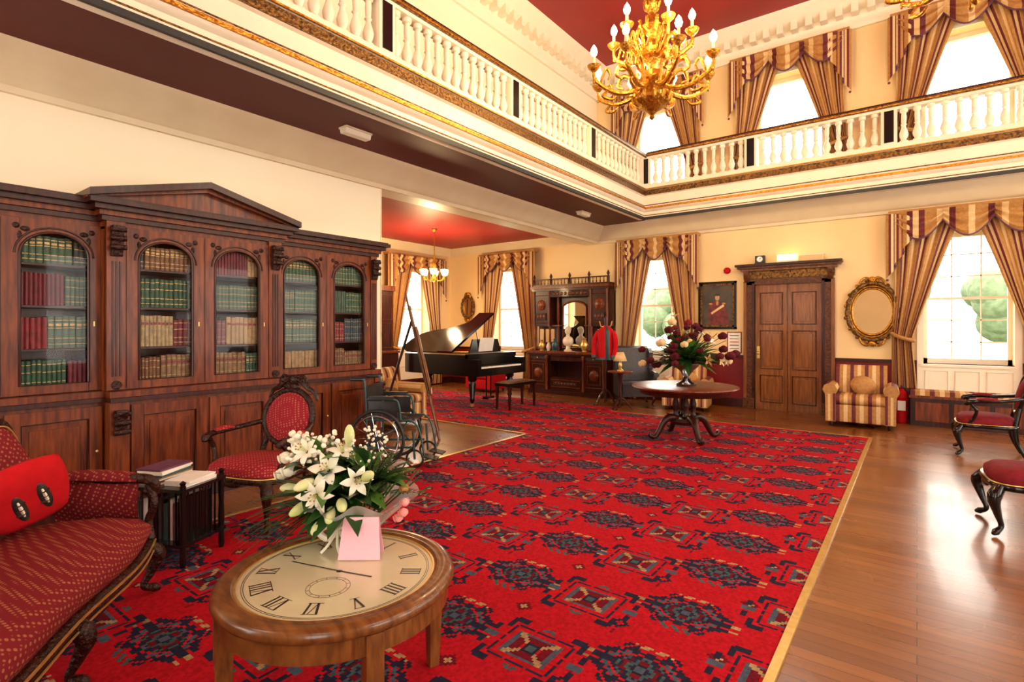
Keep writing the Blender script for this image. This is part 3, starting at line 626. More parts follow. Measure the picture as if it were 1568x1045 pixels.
# ---------------------------------------------------------------- clock coffee table
TZ=.025
B=MB('clock_coffee_table',(-1.84,1.29,.012))
RI=.375
B.lathe([(RI,.478),(RI,.488),(RI+.012,.498),(.40,.494),(.41,.499),(.435,.496),(.45,.485),(.455,.465),(.445,.45),(.43,.446),(.43,.375),(.415,.365),(.40,.375),(.40,.46),(RI,.478)],(0,0,TZ),oak,72,cap=False)
B.lathe([(0,.472),(RI+.003,.472),(RI+.003,.484),(0,.484)],(0,0,TZ),face,64)
B.lathe([(RI-.006,.4835),(RI-.006,.489),(RI+.002,.489)],(0,0,TZ),brass,64,cap=False)
z=.4848+TZ
def stroke(p,q,w): 
    p=Vector(p);q=Vector(q);d=(q-p).normalized();n_=Vector((-d.y,d.x,0))*w
    B.add([tuple(v) for v in(p-n_,p+n_,q+n_,q-n_)],[(0,1,2,3)],ink)
def num(txt,ang,r):
    W={'I':.018,'V':.038,'X':.038}; tot=sum(W[c] for c in txt); R=Vector((cos(ang),sin(ang),0)); T=Vector((sin(ang),-cos(ang),0)); x=-tot/2
    for c in txt:
        w=W[c]; P=lambda a,b_: R*(r+b_)+T*(x+a)+Vector((0,0,z))
        if c=='I': stroke(P(w/2,-.036),P(w/2,.036),.0042)
        if c=='V': stroke(P(.004,.036),P(w/2,-.036),.0045); stroke(P(w-.004,.036),P(w/2,-.036),.002)
        if c=='X': stroke(P(.004,.036),P(w-.004,-.036),.0045); stroke(P(w-.004,.036),P(.004,-.036),.002)
        x+=w
    zz=Vector((0,0,z)); stroke(R*(r+.037)-T*tot/2+zz,R*(r+.037)+T*tot/2+zz,.0015); stroke(R*(r-.037)-T*tot/2+zz,R*(r-.037)+T*tot/2+zz,.0015)
base=math.radians(127)
for k,t in enumerate(['XII','I','II','III','IIII','V','VI','VII','VIII','IX','X','XI']): num(t,base-k*pi/6,.285)
for rr_ in(.352,.345): B.tube([(rr_*cos(2*pi*k/72),rr_*sin(2*pi*k/72),z-.0008) for k in range(72)],.0012,ink,4,closed=True)
sc_=Vector((cos(base+pi),sin(base+pi),0))*.13
for rr_ in(.08,.066): B.tube([(sc_.x+rr_*cos(2*pi*k/40),sc_.y+rr_*sin(2*pi*k/40),z-.0008) for k in range(40)],.0009,ink,4,closed=True)
for k in range(12): a=k*pi/6; stroke(sc_+Vector((cos(a)*.068,sin(a)*.068,z)),sc_+Vector((cos(a)*.078,sin(a)*.078,z)),.0015)
stroke((0,0,z+.001),(.15*cos(base-1.9),.15*sin(base-1.9),z+.001),.004); stroke((0,0,z+.001),(.24*cos(base+1.2),.24*sin(base+1.2),z+.001),.0035); B.lathe([(.012,0),(0,.003)],(0,0,z),ink,12,cap=False)
for a in(-20,70,160,250):
    a=math.radians(a); M0=B.M; B.M=M0@Matrix.Rotation(a,4,'Z'); B.box(.38,.44,-.03,.03,.30,.47,oak); vs=[(.385,-.022,0),(.425,-.022,0),(.425,.022,0),(.385,.022,0),(.38,-.03,.3),(.44,-.03,.3),(.44,.03,.3),(.38,.03,.3)]
    B.add(vs,[(3,2,1,0),(4,5,6,7),(0,1,5,4),(1,2,6,5),(2,3,7,6),(3,0,4,7)],oak); B.M=M0
B.build()
B=MB('greeting_card',(-1.855,1.395,.50+TZ),math.radians(38)); 
B.prism([(-.088,0),(.088,0),(.074,.17),(-.074,.17)],(0,0,.0),(1,0,0),(0,.22,.97),(0,.002,0),pink); B.prism([(-.088,0),(.088,0),(.074,.17),(-.074,.17)],(0,.078,.0),(1,0,0),(0,-.22,.97),(0,.002,0),pink)
B.build()
# bouquet
random.seed(11)
B=MB('lily_bouquet',(-2.05,1.55,.50+TZ))
def wrap(u,v):
    a=2*pi*u; r=.06+.19*v**1.4+.018*sin(a*9)*v; return (r*cos(a),r*sin(a),.003+.20*v+.025*sin(a*7)*v)
B.surf(wrap,72,8,cello); B.lathe([(0,0),(.06,0),(.08,.08),(.05,.12),(0,.12)],(0,0,0),cello,16)
for k in range(16):
    a=random.random()*2*pi; e=random.uniform(.35,1.3); d=Vector((cos(a)*cos(e),sin(a)*cos(e),sin(e))); B.tube([(0,0,.03),Vector((0,0,.06))+d*.15,Vector((0,0,.08))+d*.35],.004,green,5)
Rv=Vector((.798,.603,0)); Tc=Vector((.8,-.6,0)); Up=Vector((0,0,1))
def P(r,f,u): return Rv*r+Tc*f+Up*u
for s in(-1,1): B.tube(cat([P(-.1,.12,.08),P(-.1+s*.04,.16,.11),P(-.1+s*.08,.15,.08),P(-.1+s*.04,.15,.05),P(-.1,.12,.08)],4),[.006,.014,.014,.006],petal,6); B.tube(cat([P(-.1,.13,.08),P(-.12+s*.02,.17,.03),P(-.13+s*.04,.19,.004)],4),.006,petal,5)
for (r,f,u,s,dr) in [(-.14,.12,.34,.085,(-.3,.9,.5)),(-.24,.07,.41,.08,(-.5,.7,.5)),(-.08,.04,.40,.07,(-.1,.6,1)),(-.02,.15,.30,.07,(.2,1,.3)),(-.19,.18,.25,.08,(-.2,1,.1))]:
    lily(B,P(r,f,u),P(*dr),s,petal)
for (r,f,u,dr) in [(-.24,.2,.30,(-.6,.8,-.1)),(-.08,.22,.22,(.1,1,-.1)),(-.26,.17,.19,(-.7,.7,-.3)),(.03,.18,.33,(.3,.7,.4)),(-.30,.1,.26,(-1,.3,0)),(-.05,.06,.48,(0,.2,1)),(-.18,.2,.12,(-.4,1,-.2)),(-.13,.2,.17,(-.1,1,-.3))]:
    B.ell(None,(.023,.023,.055),bud,10,8,M=aim(P(r,f,u),P(*dr)))
for k in range(80):
    r=random.uniform(-.33,-.10); B.ell(P(r,random.uniform(-.05,.12),random.uniform(.36,.49)),random.uniform(.006,.014),petal,8,6)
for k in range(60):
    r=random.uniform(-.08,.12); B.ell(P(r,random.uniform(-.08,.1),random.uniform(.36,.50)),random.uniform(.004,.009),petal,6,5)
for (r,f,u) in [(-.28,.02,.43),(-.34,.04,.38),(-.36,.02,.30),(-.32,.08,.33)]: rose(B,P(r,f,u),.042,petal)
for (r,f,u) in [(.17,.08,.12),(.2,.05,.18),(.19,.1,.15)]: rose(B,P(r,f,u),.03,pinkf)
rose(B,P(.2,.04,.24),.03,cgold)
for (r,f,u) in [(.20,0,.6),(.26,.05,.45),(.14,.05,.7),(.28,0,.3),(.10,-.05,.8),(.3,.1,.2),(.25,-.1,.55),(.3,.05,.4),(.2,.1,.5)]: fern(B,P(.02,0,.16),P(r,f,u),.38,random.choice([green,green,greenl]),.075)
for (r,f,u) in [(-.5,0,.1),(-.55,.1,-.1),(-.45,.2,.3),(-.5,.2,0),(-.5,.1,-.2)]: 
    for q in range(5): leaf(B,P(-.10,.05,.18),P(r,f+random.uniform(-.15,.15),u+random.uniform(-.1,.2)),.44,.010,green,.35,8)
for k in range(120):
    a=random.random()*2*pi; e=random.uniform(0,1.2); d=(cos(a)*cos(e),sin(a)*cos(e),sin(e)); st=Vector((0,0,.12+random.random()*.2))+P(random.uniform(-.20,.05),0,0)+Vector(d)*.06; leaf(B,st,d,random.uniform(.12,.22),.038,random.choice([green,green,green,greenl]),.3)
for (r,f,u) in [(.05,.3,-.05),(-.1,.3,-.05),(.12,.25,.1),(-.2,.25,.0),(.1,.2,.3),(0,.3,.15),(-.25,.25,.05),(-.3,.2,-.1),(-.3,.2,.2),(-.35,.15,-.05),(-.2,.3,-.08)]: leaf(B,P(-.05,.06,.2),P(r,f,u),.25,.045,green,.2)
B.build()
# ---------------------------------------------------------------- Victorian seating
def cabriole(B,x,y,zt,dx,dy,m,s=1):
    P=[(x,y,zt),(x+dx*.05,y+dy*.05,zt*.78),(x+dx*.02,y+dy*.02,zt*.45),(x-dx*.01,y-dy*.01,zt*.2),(x+dx*.03,y+dy*.03,.035),(x+dx*.06,y+dy*.06,.02)]
    B.tube(cat(P,5),[.036*s,.045*s,.028*s,.018*s,.017*s,.024*s,.012*s],m,8)
def victorian_chair(name,loc,rot,fab,w=.56,arms=True,oval=True,hb=1.0,frame=carved):
    B=MB(name,loc,rot); h=w/2   # faces -y
    def seat(u,v):
        a=2*pi*u; ca,sa=cos(a),sin(a); q=.55
        x=h*.96*math.copysign(abs(ca)**q,ca); y=.26*math.copysign(abs(sa)**q,sa); x*= 1-.12*(y/.26)
        prof=[(1.0,.36),(1.02,.40),(1.0,.43),(.85,.465),(.5,.485),(0,.49)]; i=v*5; k=min(4,int(i)); t=i-k
        r=prof[k][0]*(1-t)+prof[k+1][0]*t; z_=prof[k][1]*(1-t)+prof[k+1][1]*t
        return (x*r,y*r,z_)
    B.surf(seat,40,10,fab)
    rail=[seat(k/40,0) for k in range(40)]; B.tube([(p[0]*1.01,p[1]*1.01,.355) for p in rail],.028,frame,8,closed=True)
    B.tube([(p[0]*1.06,p[1]*1.06,.375) for p in rail],.006,brass,5,closed=True)
    B.ell((0,-.27,.33),(.09,.02,.03),frame)
    for s in(-1,1):
        cabriole(B,s*h*.9,-.23,.35,s*.8,-.8,frame); 
        B.tube(cat([(s*h*.75,.23,.36),(s*h*.76,.25,.2),(s*h*.8,.33,.02)],5),[.028,.022,.02],frame,8)
    cz=hb-.27; a_,b2=h*.76,.22
    tilt=lambda z_:.25+(z_-.45)*.22
    if oval:
        N=36; rg=[(a_*cos(2*pi*k/N),tilt(cz+b2*sin(2*pi*k/N)),cz+b2*sin(2*pi*k/N)) for k in range(N)]
        B.tube(rg,.026,frame,8,closed=True)
        B.surf(lambda u,v:(a_*v*cos(2*pi*u),tilt(cz+b2*v*sin(2*pi*u))-.05*(1-v*v),cz+b2*v*sin(2*pi*u)),32,6,fab)
        B.surf(lambda u,v:(a_*v*cos(2*pi*u),tilt(cz+b2*v*sin(2*pi*u))+.02,cz+b2*v*sin(2*pi*u)),32,3,frame)
        for s in(-1,1): B.tube(cat([(s*h*.72,.24,.38),(s*h*.62,tilt(.52),.52),(s*a_*.75,tilt(cz-b2*.6),cz-b2*.62)],5),.024,frame,8)
        for s in(-1,1): B.tube(cat([(0,tilt(hb),hb+.05),(s*.08,tilt(hb),hb+.03),(s*.15,tilt(hb),hb-.03),(s*.21,tilt(hb),hb-.06),(s*.25,tilt(hb),hb-.13)],5),[.02,.026,.018,.012],frame,7)
        B.ell((0,tilt(hb),hb+.03),(.05,.03,.05),frame); B.ell((0,tilt(hb)-.02,hb-.02),(.09,.02,.03),frame)
        for s in(-1,1): B.ell((s*.1,tilt(hb)-.01,hb+.03),(.03,.02,.025),frame); B.tube(cat([(s*.04,tilt(hb),hb+.06),(s*.1,tilt(hb),hb+.07),(s*.14,tilt(hb),hb+.02),(s*.1,tilt(hb),hb-.0)],4),[.012,.014,.008],frame,6)
    if arms:
        for s in(-1,1):
            B.tube(cat([(s*a_*.98,tilt(cz-.02),cz-.04),(s*(h+.02),.12,.66),(s*(h+.05),-.08,.65),(s*(h+.04),-.17,.63),(s*(h+.03),-.19,.6)],5),[.022,.02,.024,.03,.02],frame,8)
            B.tube(cat([(s*(h+.03),-.15,.62),(s*(h+.04),-.1,.54),(s*(h-.0),-.12,.45),(s*h*.93,-.16,.38)],5),[.02,.018,.024],frame,8)
            B.surf(lambda u,v:(s*(h+.04)+.028*cos(pi*v)*1.0,.1-.2*u,.665+.028*sin(pi*v)*sin(pi*(.1+.8*u))),8,6,fab)
    B.build()
victorian_chair('parlour_armchair',(-4.1,2.15,.012),math.radians(18),chf,.64)
victorian_chair('dining_chair',(.64,8.35,0),-pi/2,burg,.52,arms=True,frame=black)
victorian_chair('dining_chair',(.68,5.42,0),-pi/2+.1,burg,.52,arms=False,frame=black)
def settee():
    B=MB('settee',(-3.42,1.15,.012),math.atan2(-.62,.78)); LN=1.65
    fr=lambda x:.05*sin(pi*x/LN)+.02*sin(3*pi*x/LN)
    def seat(u,v):
        x=-.02+(LN+.04)*u; e=min(1,min(u,1-u)*14+.35); f0=fr(max(0,min(LN,x)))
        pr=[(0,.30),(.02,.34),(.015,.39),(-.04,.435),(-.2,.46),(-.4,.455),(-.6,.43)]; i=v*6; k=min(5,int(i)); t=i-k
        y=pr[k][0]*(1-t)+pr[k+1][0]*t; z_=pr[k][1]*(1-t)+pr[k+1][1]*t
        return (x,f0+y,.30+(z_-.30)*(.75+.25*e))
    B.surf(seat,40,18,setf)
    B.surf(lambda u,v:(-.02,fr(0)-.6*u,.30+.1*v),4,2,setf); B.surf(lambda u,v:(LN+.02,fr(LN)-.6*u,.30+.1*v),4,2,setf)
    top=[(x,fr(x)+.005,.27) for x in np.linspace(-.03,LN+.03,30)]; B.tube(top,.034,carved,8)
    B.tube([(p[0],p[1]+.035,.288) for p in top],.006,brass,5); B.tube([(p[0],p[1]+.035,.25) for p in top],.005,brass,5)
    B.tube([(x,fr(x),.235+.018*cos(x*2*pi/.41)) for x in np.linspace(0,LN,50)],.018,carved,7)
    B.tube([(-.03,0,.27),(-.08,-.3,.27),(-.12,-.6,.27)],.03,carved,8); B.tube([(LN+.03,0,.27),(LN+.08,-.3,.27),(LN+.12,-.6,.27)],.03,carved,8); B.tube([(-.12,-.6,.27),(LN+.12,-.6,.27)],.03,carved,8)
    for x in(.02,LN/2,LN-.02): cabriole(B,x,fr(x),.27,(-.5 if x<.5 else (.5 if x>1 else 0)),1,carved,1.0)
    for x in(-.05,LN+.05): B.tube(cat([(x,-.56,.27),(x,-.6,.15),(x,-.68,.02)],4),[.03,.02],carved,8)
    def hh(u):
        c=min(u,1-u)*2; hump=.86+.12*math.exp(-((c-.2)/.2)**2)
        return .45+(hump-.45)*min(1,(math.sqrt(max(0,1-(1-min(1,c/.16))**2))))
    x0,x1=-.22,LN+.22
    def pos(u,v,off):
        x=x0+(x1-x0)*u; bow=-.10*math.sin(pi*u)**.7; z_=.42+v*(hh(u)-.42)
        return (x,-.56+bow-.12*v+off,z_)
    B.surf(lambda u,v:pos(u,v,.07*math.sin(pi*min(1,max(0,v)))**.6),60,10,setf)
    B.surf(lambda u,v:pos(u,v,-.03),60,4,carved)
    B.tube([pos(u,1,.0) for u in np.linspace(0,1,80)],.024,carved,8); B.tube([Vector(pos(u,.96,.025)) for u in np.linspace(.02,.98,80)],.006,brass,5)
    for c_ in(0,1):
        s=1 if c_==0 else -1; X=lambda x:x if c_==0 else LN-x
        arc=cat([(X(-.20),-.56,.46),(X(-.19),-.60,.60),(X(-.19),-.45,.63),(X(-.12),-.25,.615),(X(-.04),-.07,.635),(X(-.02),.02,.62),(X(-.03),.03,.57),(X(-.03),-.02,.56)],6)
        B.tube(arc,[.022,.024,.024,.026,.03,.026,.02],carved,8)
        B.tube(cat([(X(-.03),.0,.6),(X(.0),.04,.5),(X(-.03),.0,.4),(X(-.02),.01,.3)],5),[.022,.018,.022,.028],carved,8)
        A=[(X(-.19),-.52),(X(-.15),-.35),(X(-.10),-.2),(X(-.05),-.05)]
        def pad(u,v):
            i=u*3;k=min(2,int(i));t=i-k; x=A[k][0]*(1-t)+A[k+1][0]*t; y=A[k][1]*(1-t)+A[k+1][1]*t
            return (x+s*.045*sin(pi*v),y,.38+.25*v)
        B.surf(pad,10,8,setf)
        def padt(u,v):
            i=u*3;k=min(2,int(i));t=i-k; x=A[k][0]*(1-t)+A[k+1][0]*t; y=A[k][1]*(1-t)+A[k+1][1]*t
            return (x+.05*cos(pi*v),y,.625+.05*sin(pi*v)*(sin(pi*(.08+.84*u))**.4))
        B.surf(padt,10,8,setf)
    B.build()
settee()
# cushion: front turned to the room, leaning back
B=MB('cushion',(-3.53,.66,.665),math.radians(-78)); M0=B.M; B.M=xf((0,0,0),rx=math.radians(-20))@Matrix.Rotation(.30,4,'Y')
def cush(s,u,v): return ((u-.5)*.37*(1-.14*(4*(v-.5)**2)),s*.07*(max(0,(1-(2*u-1)**4))*max(0,(1-(2*v-1)**4)))**.6,(v-.5)*.37*(1-.12*(4*(u-.5)**2)))
for s in(-1,1): B.surf(lambda u,v:cush(s,u,v),16,16,redf)
for (px,pz) in((-.055,-.0),(.045,-.02)):
    B.ell(None,(.028,.012,.085),ink,12,8,M=xf((px,.066,pz),ry=.15)); B.ell(None,(.010,.014,.055),petal,8,6,M=xf((px,.071,pz),ry=.15))
    for q in(-.03,0,.03): B.ell(None,(.026,.015,.005),ink,8,5,M=xf((px,.071,pz+q),ry=.15))
B.build()
# magazine table
B=MB('magazine_table',(-3.86,1.47,.012),math.radians(25)); w=.2
for sx in(-1,1):
    for sy in(-1,1): B.lathe([(.014,0),(.02,.03),(.016,.1),(.02,.2),(.016,.3),(.02,.42),(.018,.5)],(sx*w,sy*w*.8,0),black,10); B.lathe([(.0,.535),(.02,.52),(.012,.5)],(sx*w,sy*w*.8,0),black,10)
for z_ in(.12,.46): B.box(-w-.02,w+.02,-w*.8-.02,w*.8+.02,z_,z_+.02,black)
for s in(-1,1):
    for k in range(7): B.cyl((-w+.05+k*.05,s*w*.8,.14),(-w+.05+k*.05,s*w*.8,.46),.006,black,6)
    for k in range(5): B.cyl((s*w,-w*.6+k*.048,.14),(s*w,-w*.6+k*.048,.46),.006,black,6)
B.build()
B=MB('magazines',(-3.86,1.47,.493),math.radians(25)); random.seed(3); cm=[paper,cpurp,paper,cgold,teal,paper]
for k in range(8): B.cbox((-.09+random.uniform(-.01,.01),random.uniform(-.01,.01),.006+k*.0121),(.18,.26,.011),cm[k%6],rz=random.uniform(-.15,.15))
for k in range(3): B.cbox((.11,.0,.006+k*.0121),(.17,.24,.011),paper,rz=random.uniform(-.1,.1))
B.build()
B=MB('books',(-3.86,1.47,.153),math.radians(25))
for k in range(9): B.box(-.17+k*.037,-.137+k*.037,-.12,.12,0,random.uniform(.2,.27),[teal,paper,cpurp,black,ink][k%5])
B.build()
# ---------------------------------------------------------------- striped armchairs
def slab(B,poly,xs,ax,m=lambda i:stripe2[i%len(stripe2)]):
    n=len(poly)
    for i in range(len(xs)-1):
        a=[(xs[i],p[0],p[1]) if ax=='x' else (p[0],xs[i],p[1]) for p in poly]; b_=[(xs[i+1],p[0],p[1]) if ax=='x' else (p[0],xs[i+1],p[1]) for p in poly]
        B.add(a+b_,[(k,(k+1)%n,n+(k+1)%n,n+k) for k in range(n)],m(i),True)
        if i in(0,len(xs)-2): B.add(a if i==0 else b_,[tuple(range(n))],m(i))
stripe2=[cburg,cgold,ccream,cgold]
def armchair(loc,rot,sc=1,mt=None):
    B=MB('armchair',loc,rot,sc) # faces -y
    mf=(lambda i:mt) if mt else (lambda i:stripe2[i%4])
    xs=list(np.linspace(-.3,.3,13)); rnd=lambda y0,y1,z0,z1,r:[(y0+r-r*cos(a),z0+r-r*sin(a)) for a in np.linspace(0,pi/2,4)]+[(y1-r+r*sin(a),z0+r-r*cos(a)) for a in np.linspace(0,pi/2,4)]+[(y1-r+r*cos(a),z1-r+r*sin(a)) for a in np.linspace(0,pi/2,4)]+[(y0+r-r*sin(a),z1-r+r*cos(a)) for a in np.linspace(0,pi/2,4)]
    slab(B,rnd(-.36,.3,.08,.34,.02),xs,'x',mf); slab(B,rnd(-.38,.2,.34,.48,.06),xs,'x',mf)
    back=[(.14,.3),(.10,.5),(.14,.75),(.18,.86),(.24,.9),(.31,.88),(.35,.8),(.34,.1),(.2,.1)]
    slab(B,[tuple(p)[:2] for p in [(q.x,q.y) for q in cat([(a,b_,0) for a,b_ in back],3,True)]],list(np.linspace(-.33,.33,15)),'x',mf)
    for s in(-1,1):
        arm=[(s*.3,.08),(s*.3,.5),(s*.28,.56),(s*.31,.62),(s*.38,.65),(s*.45,.62),(s*.475,.55),(s*.44,.48),(s*.43,.08)]
        n=len(arm); y0,y1=-.37,.3
        a=[(p[0],y0,p[1]) for p in arm]; b_=[(p[0],y1,p[1]) for p in arm]
        B.add(a+b_,[(k,(k+1)%n,n+(k+1)%n,n+k) for k in range(n)],[mf(k) for k in range(n)],True)
        # striped front facing of each arm
        for q in range(4):
            xa,xb=s*(.305+q*.032),s*(.305+(q+1)*.032); B.box(min(xa,xb),max(xa,xb),-.376,-.368,.09,.50,mf(q))
        B.add(a,[tuple(range(n))],mf(1)); B.add(b_,[tuple(range(n))],mf(1)); B.lathe([(.0,0),(.075,.0),(.08,.02),(0,.02)],None,mf(1),14,M=xf((s*.385,-.36,.565),rx=pi/2))
        for y in(-.3,.27): B.lathe([(.018,0),(.03,.03),(.025,.08)],(s*.36,y,0),mahogd,10)
    B.ell(None,(.17,.07,.15),mf(1),14,10,M=xf((.03,.03,.6),rx=-.3,ry=.4))
    B.build()
armchair((-.68,9.66,0),math.radians(2))
armchair((-6.45,5.45,0),math.radians(100),.95)
armchair((-3.35,9.75,0),math.radians(10),.9)
armchair((-8.0,9.6,0),0,.85,redf)
B=MB('wing_chair',(-4.3,9.55,0),math.radians(35))
slab(B,[(-.33,.2),(.25,.2),(.25,.46),(-.3,.48),(-.36,.42)],[-.28,0,.28],'x',lambda i:leath); slab(B,[(.1,.4),(.16,.8),(.2,1.08),(.28,1.12),(.34,1.05),(.3,.2),(.15,.2)],[-.3,-.1,.1,.3],'x',lambda i:leath)
for s in(-1,1):
    B.prism([(-.3,.2),(-.33,.58),(-.1,.62),(.02,.7),(.0,1.0),(.15,1.08),(.3,1.0),(.3,.2)],(s*.32-.035,0,0),(0,1,0),(0,0,1),(.07,0,0),leath); B.lathe([(.05,0),(.06,.3),(.05,.55)],None,leath,12,M=xf((s*.34,.2,.6),rx=pi/2))
    for y in(-.28,.25): cabriole(B,s*.28,y,.2,s*.5,-.5 if y<0 else .5,mahogd,.8)
B.build(bevel=.015)
B=MB('coat_stand',(-4.75,9.25,0)); B.lathe([(.03,.06),(.022,.3),(.03,.6),(.018,1.1),(.025,1.6),(.03,1.66),(0,1.7)],(0,0,0),mahogd,10)
for k in range(3): M0=B.M; B.M=Matrix.Rotation(k*2.1,4,'Z'); B.tube(cat([(0,0,.3),(.1,0,.22),(.2,0,.04),(.26,0,.02)],4),.02,mahogd,7); B.tube(cat([(0,0,1.5),(.1,0,1.5),(.14,0,1.6)],4),.012,brass,6); B.M=M0
B.surf(lambda u,v:((.03+.15*min(1,v*5)**.6*(1-.12*sin(pi*v))+.018*sin(u*2*pi*6)*v)*cos(2*pi*u),(.03+.08*min(1,v*5)**.6+.018*sin(u*2*pi*6)*v)*sin(2*pi*u),1.52-.66*v),48,16,lambda i,j:teal if i in(38,39,40,41) or j>14 else redf)
for s in(-1,1): B.tube(cat([(s*.15,0,1.40),(s*.21,-.02,1.28),(s*.23,-.04,1.1),(s*.21,-.07,.92)],5),[.045,.05,.042,.045],redf,10); B.tube([(s*.21,-.07,.95),(s*.208,-.075,.90)],.048,teal,10)
B.build()
B=MB('tripod_table',(-4.3,8.95,0)); B.lathe([(0,.66),(.22,.66),(.23,.675),(.22,.69),(0,.69)],(0,0,0),mahog,28); B.lathe([(.03,.1),(.04,.2),(.02,.35),(.03,.5),(.05,.66)],(0,0,0),mahogd,12)
for k in range(3): M0=B.M; B.M=Matrix.Rotation(k*2.09+.4,4,'Z'); B.tube(cat([(0,0,.2),(.08,0,.17),(.18,0,.05),(.24,0,.02)],4),.018,mahogd,7); B.M=M0
B.build()
B=MB('table_lamp',(-4.3,8.95,.691)); B.lathe([(0,0),(.06,0),(.05,.02),(.02,.04),(.04,.1),(.02,.16),(.01,.2)],(0,0,0),brass,14); B.lathe([(.12,.18),(.06,.34)],(0,0,0),ccream,20,cap=False); B.build(solid=.004)
# ---------------------------------------------------------------- sideboard with mirror back
def sideboard():
    B=MB('carved_sideboard',(-6.11,YB-.03,0)); W=.97
    B.box(-W,W,-.5,0,0,.1,mahogd)
    for s in(-1,1): B.box(min(s*W,s*.42),max(s*W,s*.42),-.48,0,.1,.86,mahogd)
    B.box(-.42,.42,-.1,0,.1,.86,mahogd); B.box(-.42,.42,-.46,0,.1,.38,mahogd); B.box(-.42,.42,-.46,0,.74,.86,mahogd)
    B.box(-W-.02,W+.02,-.53,0,.9,.95,mahog); B.box(-W-.01,W+.01,-.51,0,.86,.9,mahogd)
    for s in(-1,1):
        c=s*.71
        for a,b_,z0,z1 in((-.21,.21,.2,.72),(-.15,.15,.27,.65)): B.tube([(c+a,-.485,z0),(c+b_,-.485,z0),(c+b_,-.485,z1),(c+a,-.485,z1)],.014,mahog,6,closed=True)
        B.lathe([(0,.03),(.05,.04),(.09,.025),(.12,.0)],None,mahog,8,M=xf((c,-.48,.46),rx=pi/2),sm=False); B.box(c-.21,c+.21,-.495,-.48,.76,.84,carved); B.ell((c,-.5,.8),.015,brass,8,6)
        for k in range(6): a=k*pi/3; B.ell((c+.085*cos(a),-.49,.46+.085*sin(a)),(.03,.012,.03),mahog,8,6)
        for x in(s*.46,s*.94): B.lathe([(.03,.1),(.035,.16),(.022,.2),(.028,.5),(.022,.76),(.035,.82),(.03,.86)],(x,-.5,0),mahog,10)
    B.tube([(-.36,-.47,.17),(.36,-.47,.17),(.36,-.47,.32),(-.36,-.47,.32)],.012,mahog,6,closed=True); B.box(-.3,.3,-.475,-.46,.2,.29,carved)
    for k in range(7): B.ell((-.24+k*.08,-.478,.245),(.03,.01,.025),mahog,8,6)
    B.box(-W,W,-.06,0,.95,2.35,mahogd)
    for s in(-1,1):
        B.box(min(s*W,s*.5),max(s*W,s*.5),-.3,0,1.5,2.3,mahogd); c=s*.735
        B.tube([(c-.19,-.305,1.58),(c+.19,-.305,1.58),(c+.19,-.305,2.2),(c-.19,-.305,2.2)],.014,mahog,6,closed=True)
        B.lathe([(0,.035),(.06,.03),(.1,.015),(.13,.0)],None,mahog,8,M=xf((c,-.30,1.98),rx=pi/2),sm=False); B.box(c-.13,c+.13,-.32,-.3,1.64,1.8,carved)
        for k in range(6): a=k*pi/3; B.ell((c+.085*cos(a),-.31,1.98+.085*sin(a)),(.03,.012,.03),mahog,8,6)
        for k in range(3): B.ell((c-.08+k*.08,-.32,1.72),(.03,.012,.05),mahog,8,6)
        B.box(c-.2,c+.2,-.065,-.06,1.02,1.44,mirror)
        for x in(s*.53,s*.93): B.lathe([(.03,.95),(.035,1.0),(.02,1.04),(.03,1.2),(.02,1.4),(.032,1.46),(.03,1.5)],(x,-.26,0),mahog,10); B.lathe([(.028,1.5),(.02,1.56),(.024,1.9),(.02,2.2),(.03,2.3)],(x,-.31,0),mahog,10)
    N=14; arc=[(.30*cos(pi*k/N),1.92+.14*sin(pi*k/N)) for k in range(N+1)]
    B.prism([(-.30,1.02),(.30,1.02)]+arc,(0,-.065,0),(1,0,0),(0,0,1),(0,-.006,0),mirror); B.tube([(a,-.075,b_) for a,b_ in [(-.30,1.02),(.30,1.02)]+arc],.022,mahog,6,closed=True)
    for s in(-1,1): B.lathe([(.035,.95),(.04,1.0),(.022,1.05),(.03,1.3),(.022,1.6),(.035,1.66),(.03,2.16)],(s*.40,-.12,0),mahog,10); B.box(min(s*.34,s*.5),max(s*.34,s*.5),-.24,-.06,1.50,1.53,mahog)
    B.box(-.5,.5,-.3,0,2.16,2.3,carved)
    for k in range(9): B.ell((-.4+k*.1,-.305,2.23),(.035,.015,.04),mahog,8,6)
    B.box(-W-.01,W+.01,-.33,0,2.3,2.35,mahogd); B.box(-W-.02,W+.02,-.37,0,2.35,2.4,mahog); B.box(-W,W,-.3,-.02,2.4,2.44,mahogd)
    B.box(-W,W,-.3,-.27,2.55,2.575,mahogd)
    for k in range(22): B.lathe([(.01,2.44),(.016,2.47),(.008,2.5),(.01,2.55)],(-W+.05+k*.088,-.285,0),mahogd,6)
    for x in(-W,-.5,0,.5,W): B.lathe([(.03,2.44),(.03,2.56),(.015,2.58),(.035,2.62),(.02,2.66),(0,2.7)],(x*.97,-.285,0),mahogd,10)
    B.build()
sideboard()
B=MB('marble_bust',(-6.11,10.12,.952)); B.lathe([(.09,0),(.09,.03),(.05,.05),(.045,.12)],(0,0,0),skinp,14); B.ell((0,0,.22),(.13,.08,.12),skinp); B.cyl((0,0,.3),(0,-.01,.4),.04,skinp); B.ell((0,-.01,.45),(.065,.075,.09),skinp); B.ell((0,.01,.49),(.07,.07,.06),skinp); B.ell((0,-.085,.44),(.012,.02,.02),skinp,8,6)
for s in(-1,1): B.ell((s*.025,-.075,.465),(.012,.01,.008),skinp,6,5)
B.build()
for x,m,r in((-6.45,teal,1.),(-6.8,brass,.9),(-6.62,skinp,.7),(-5.7,brass,1.1),(-5.42,cpurp,.8)):
    B=MB('vase',(x,10.12,.952),0,r); B.lathe([(0,0),(.05,0),(.04,.02),(.06,.06),(.08,.12),(.06,.19),(.03,.23),(.04,.27),(.03,.27)],(0,0,0),m,16); B.build()
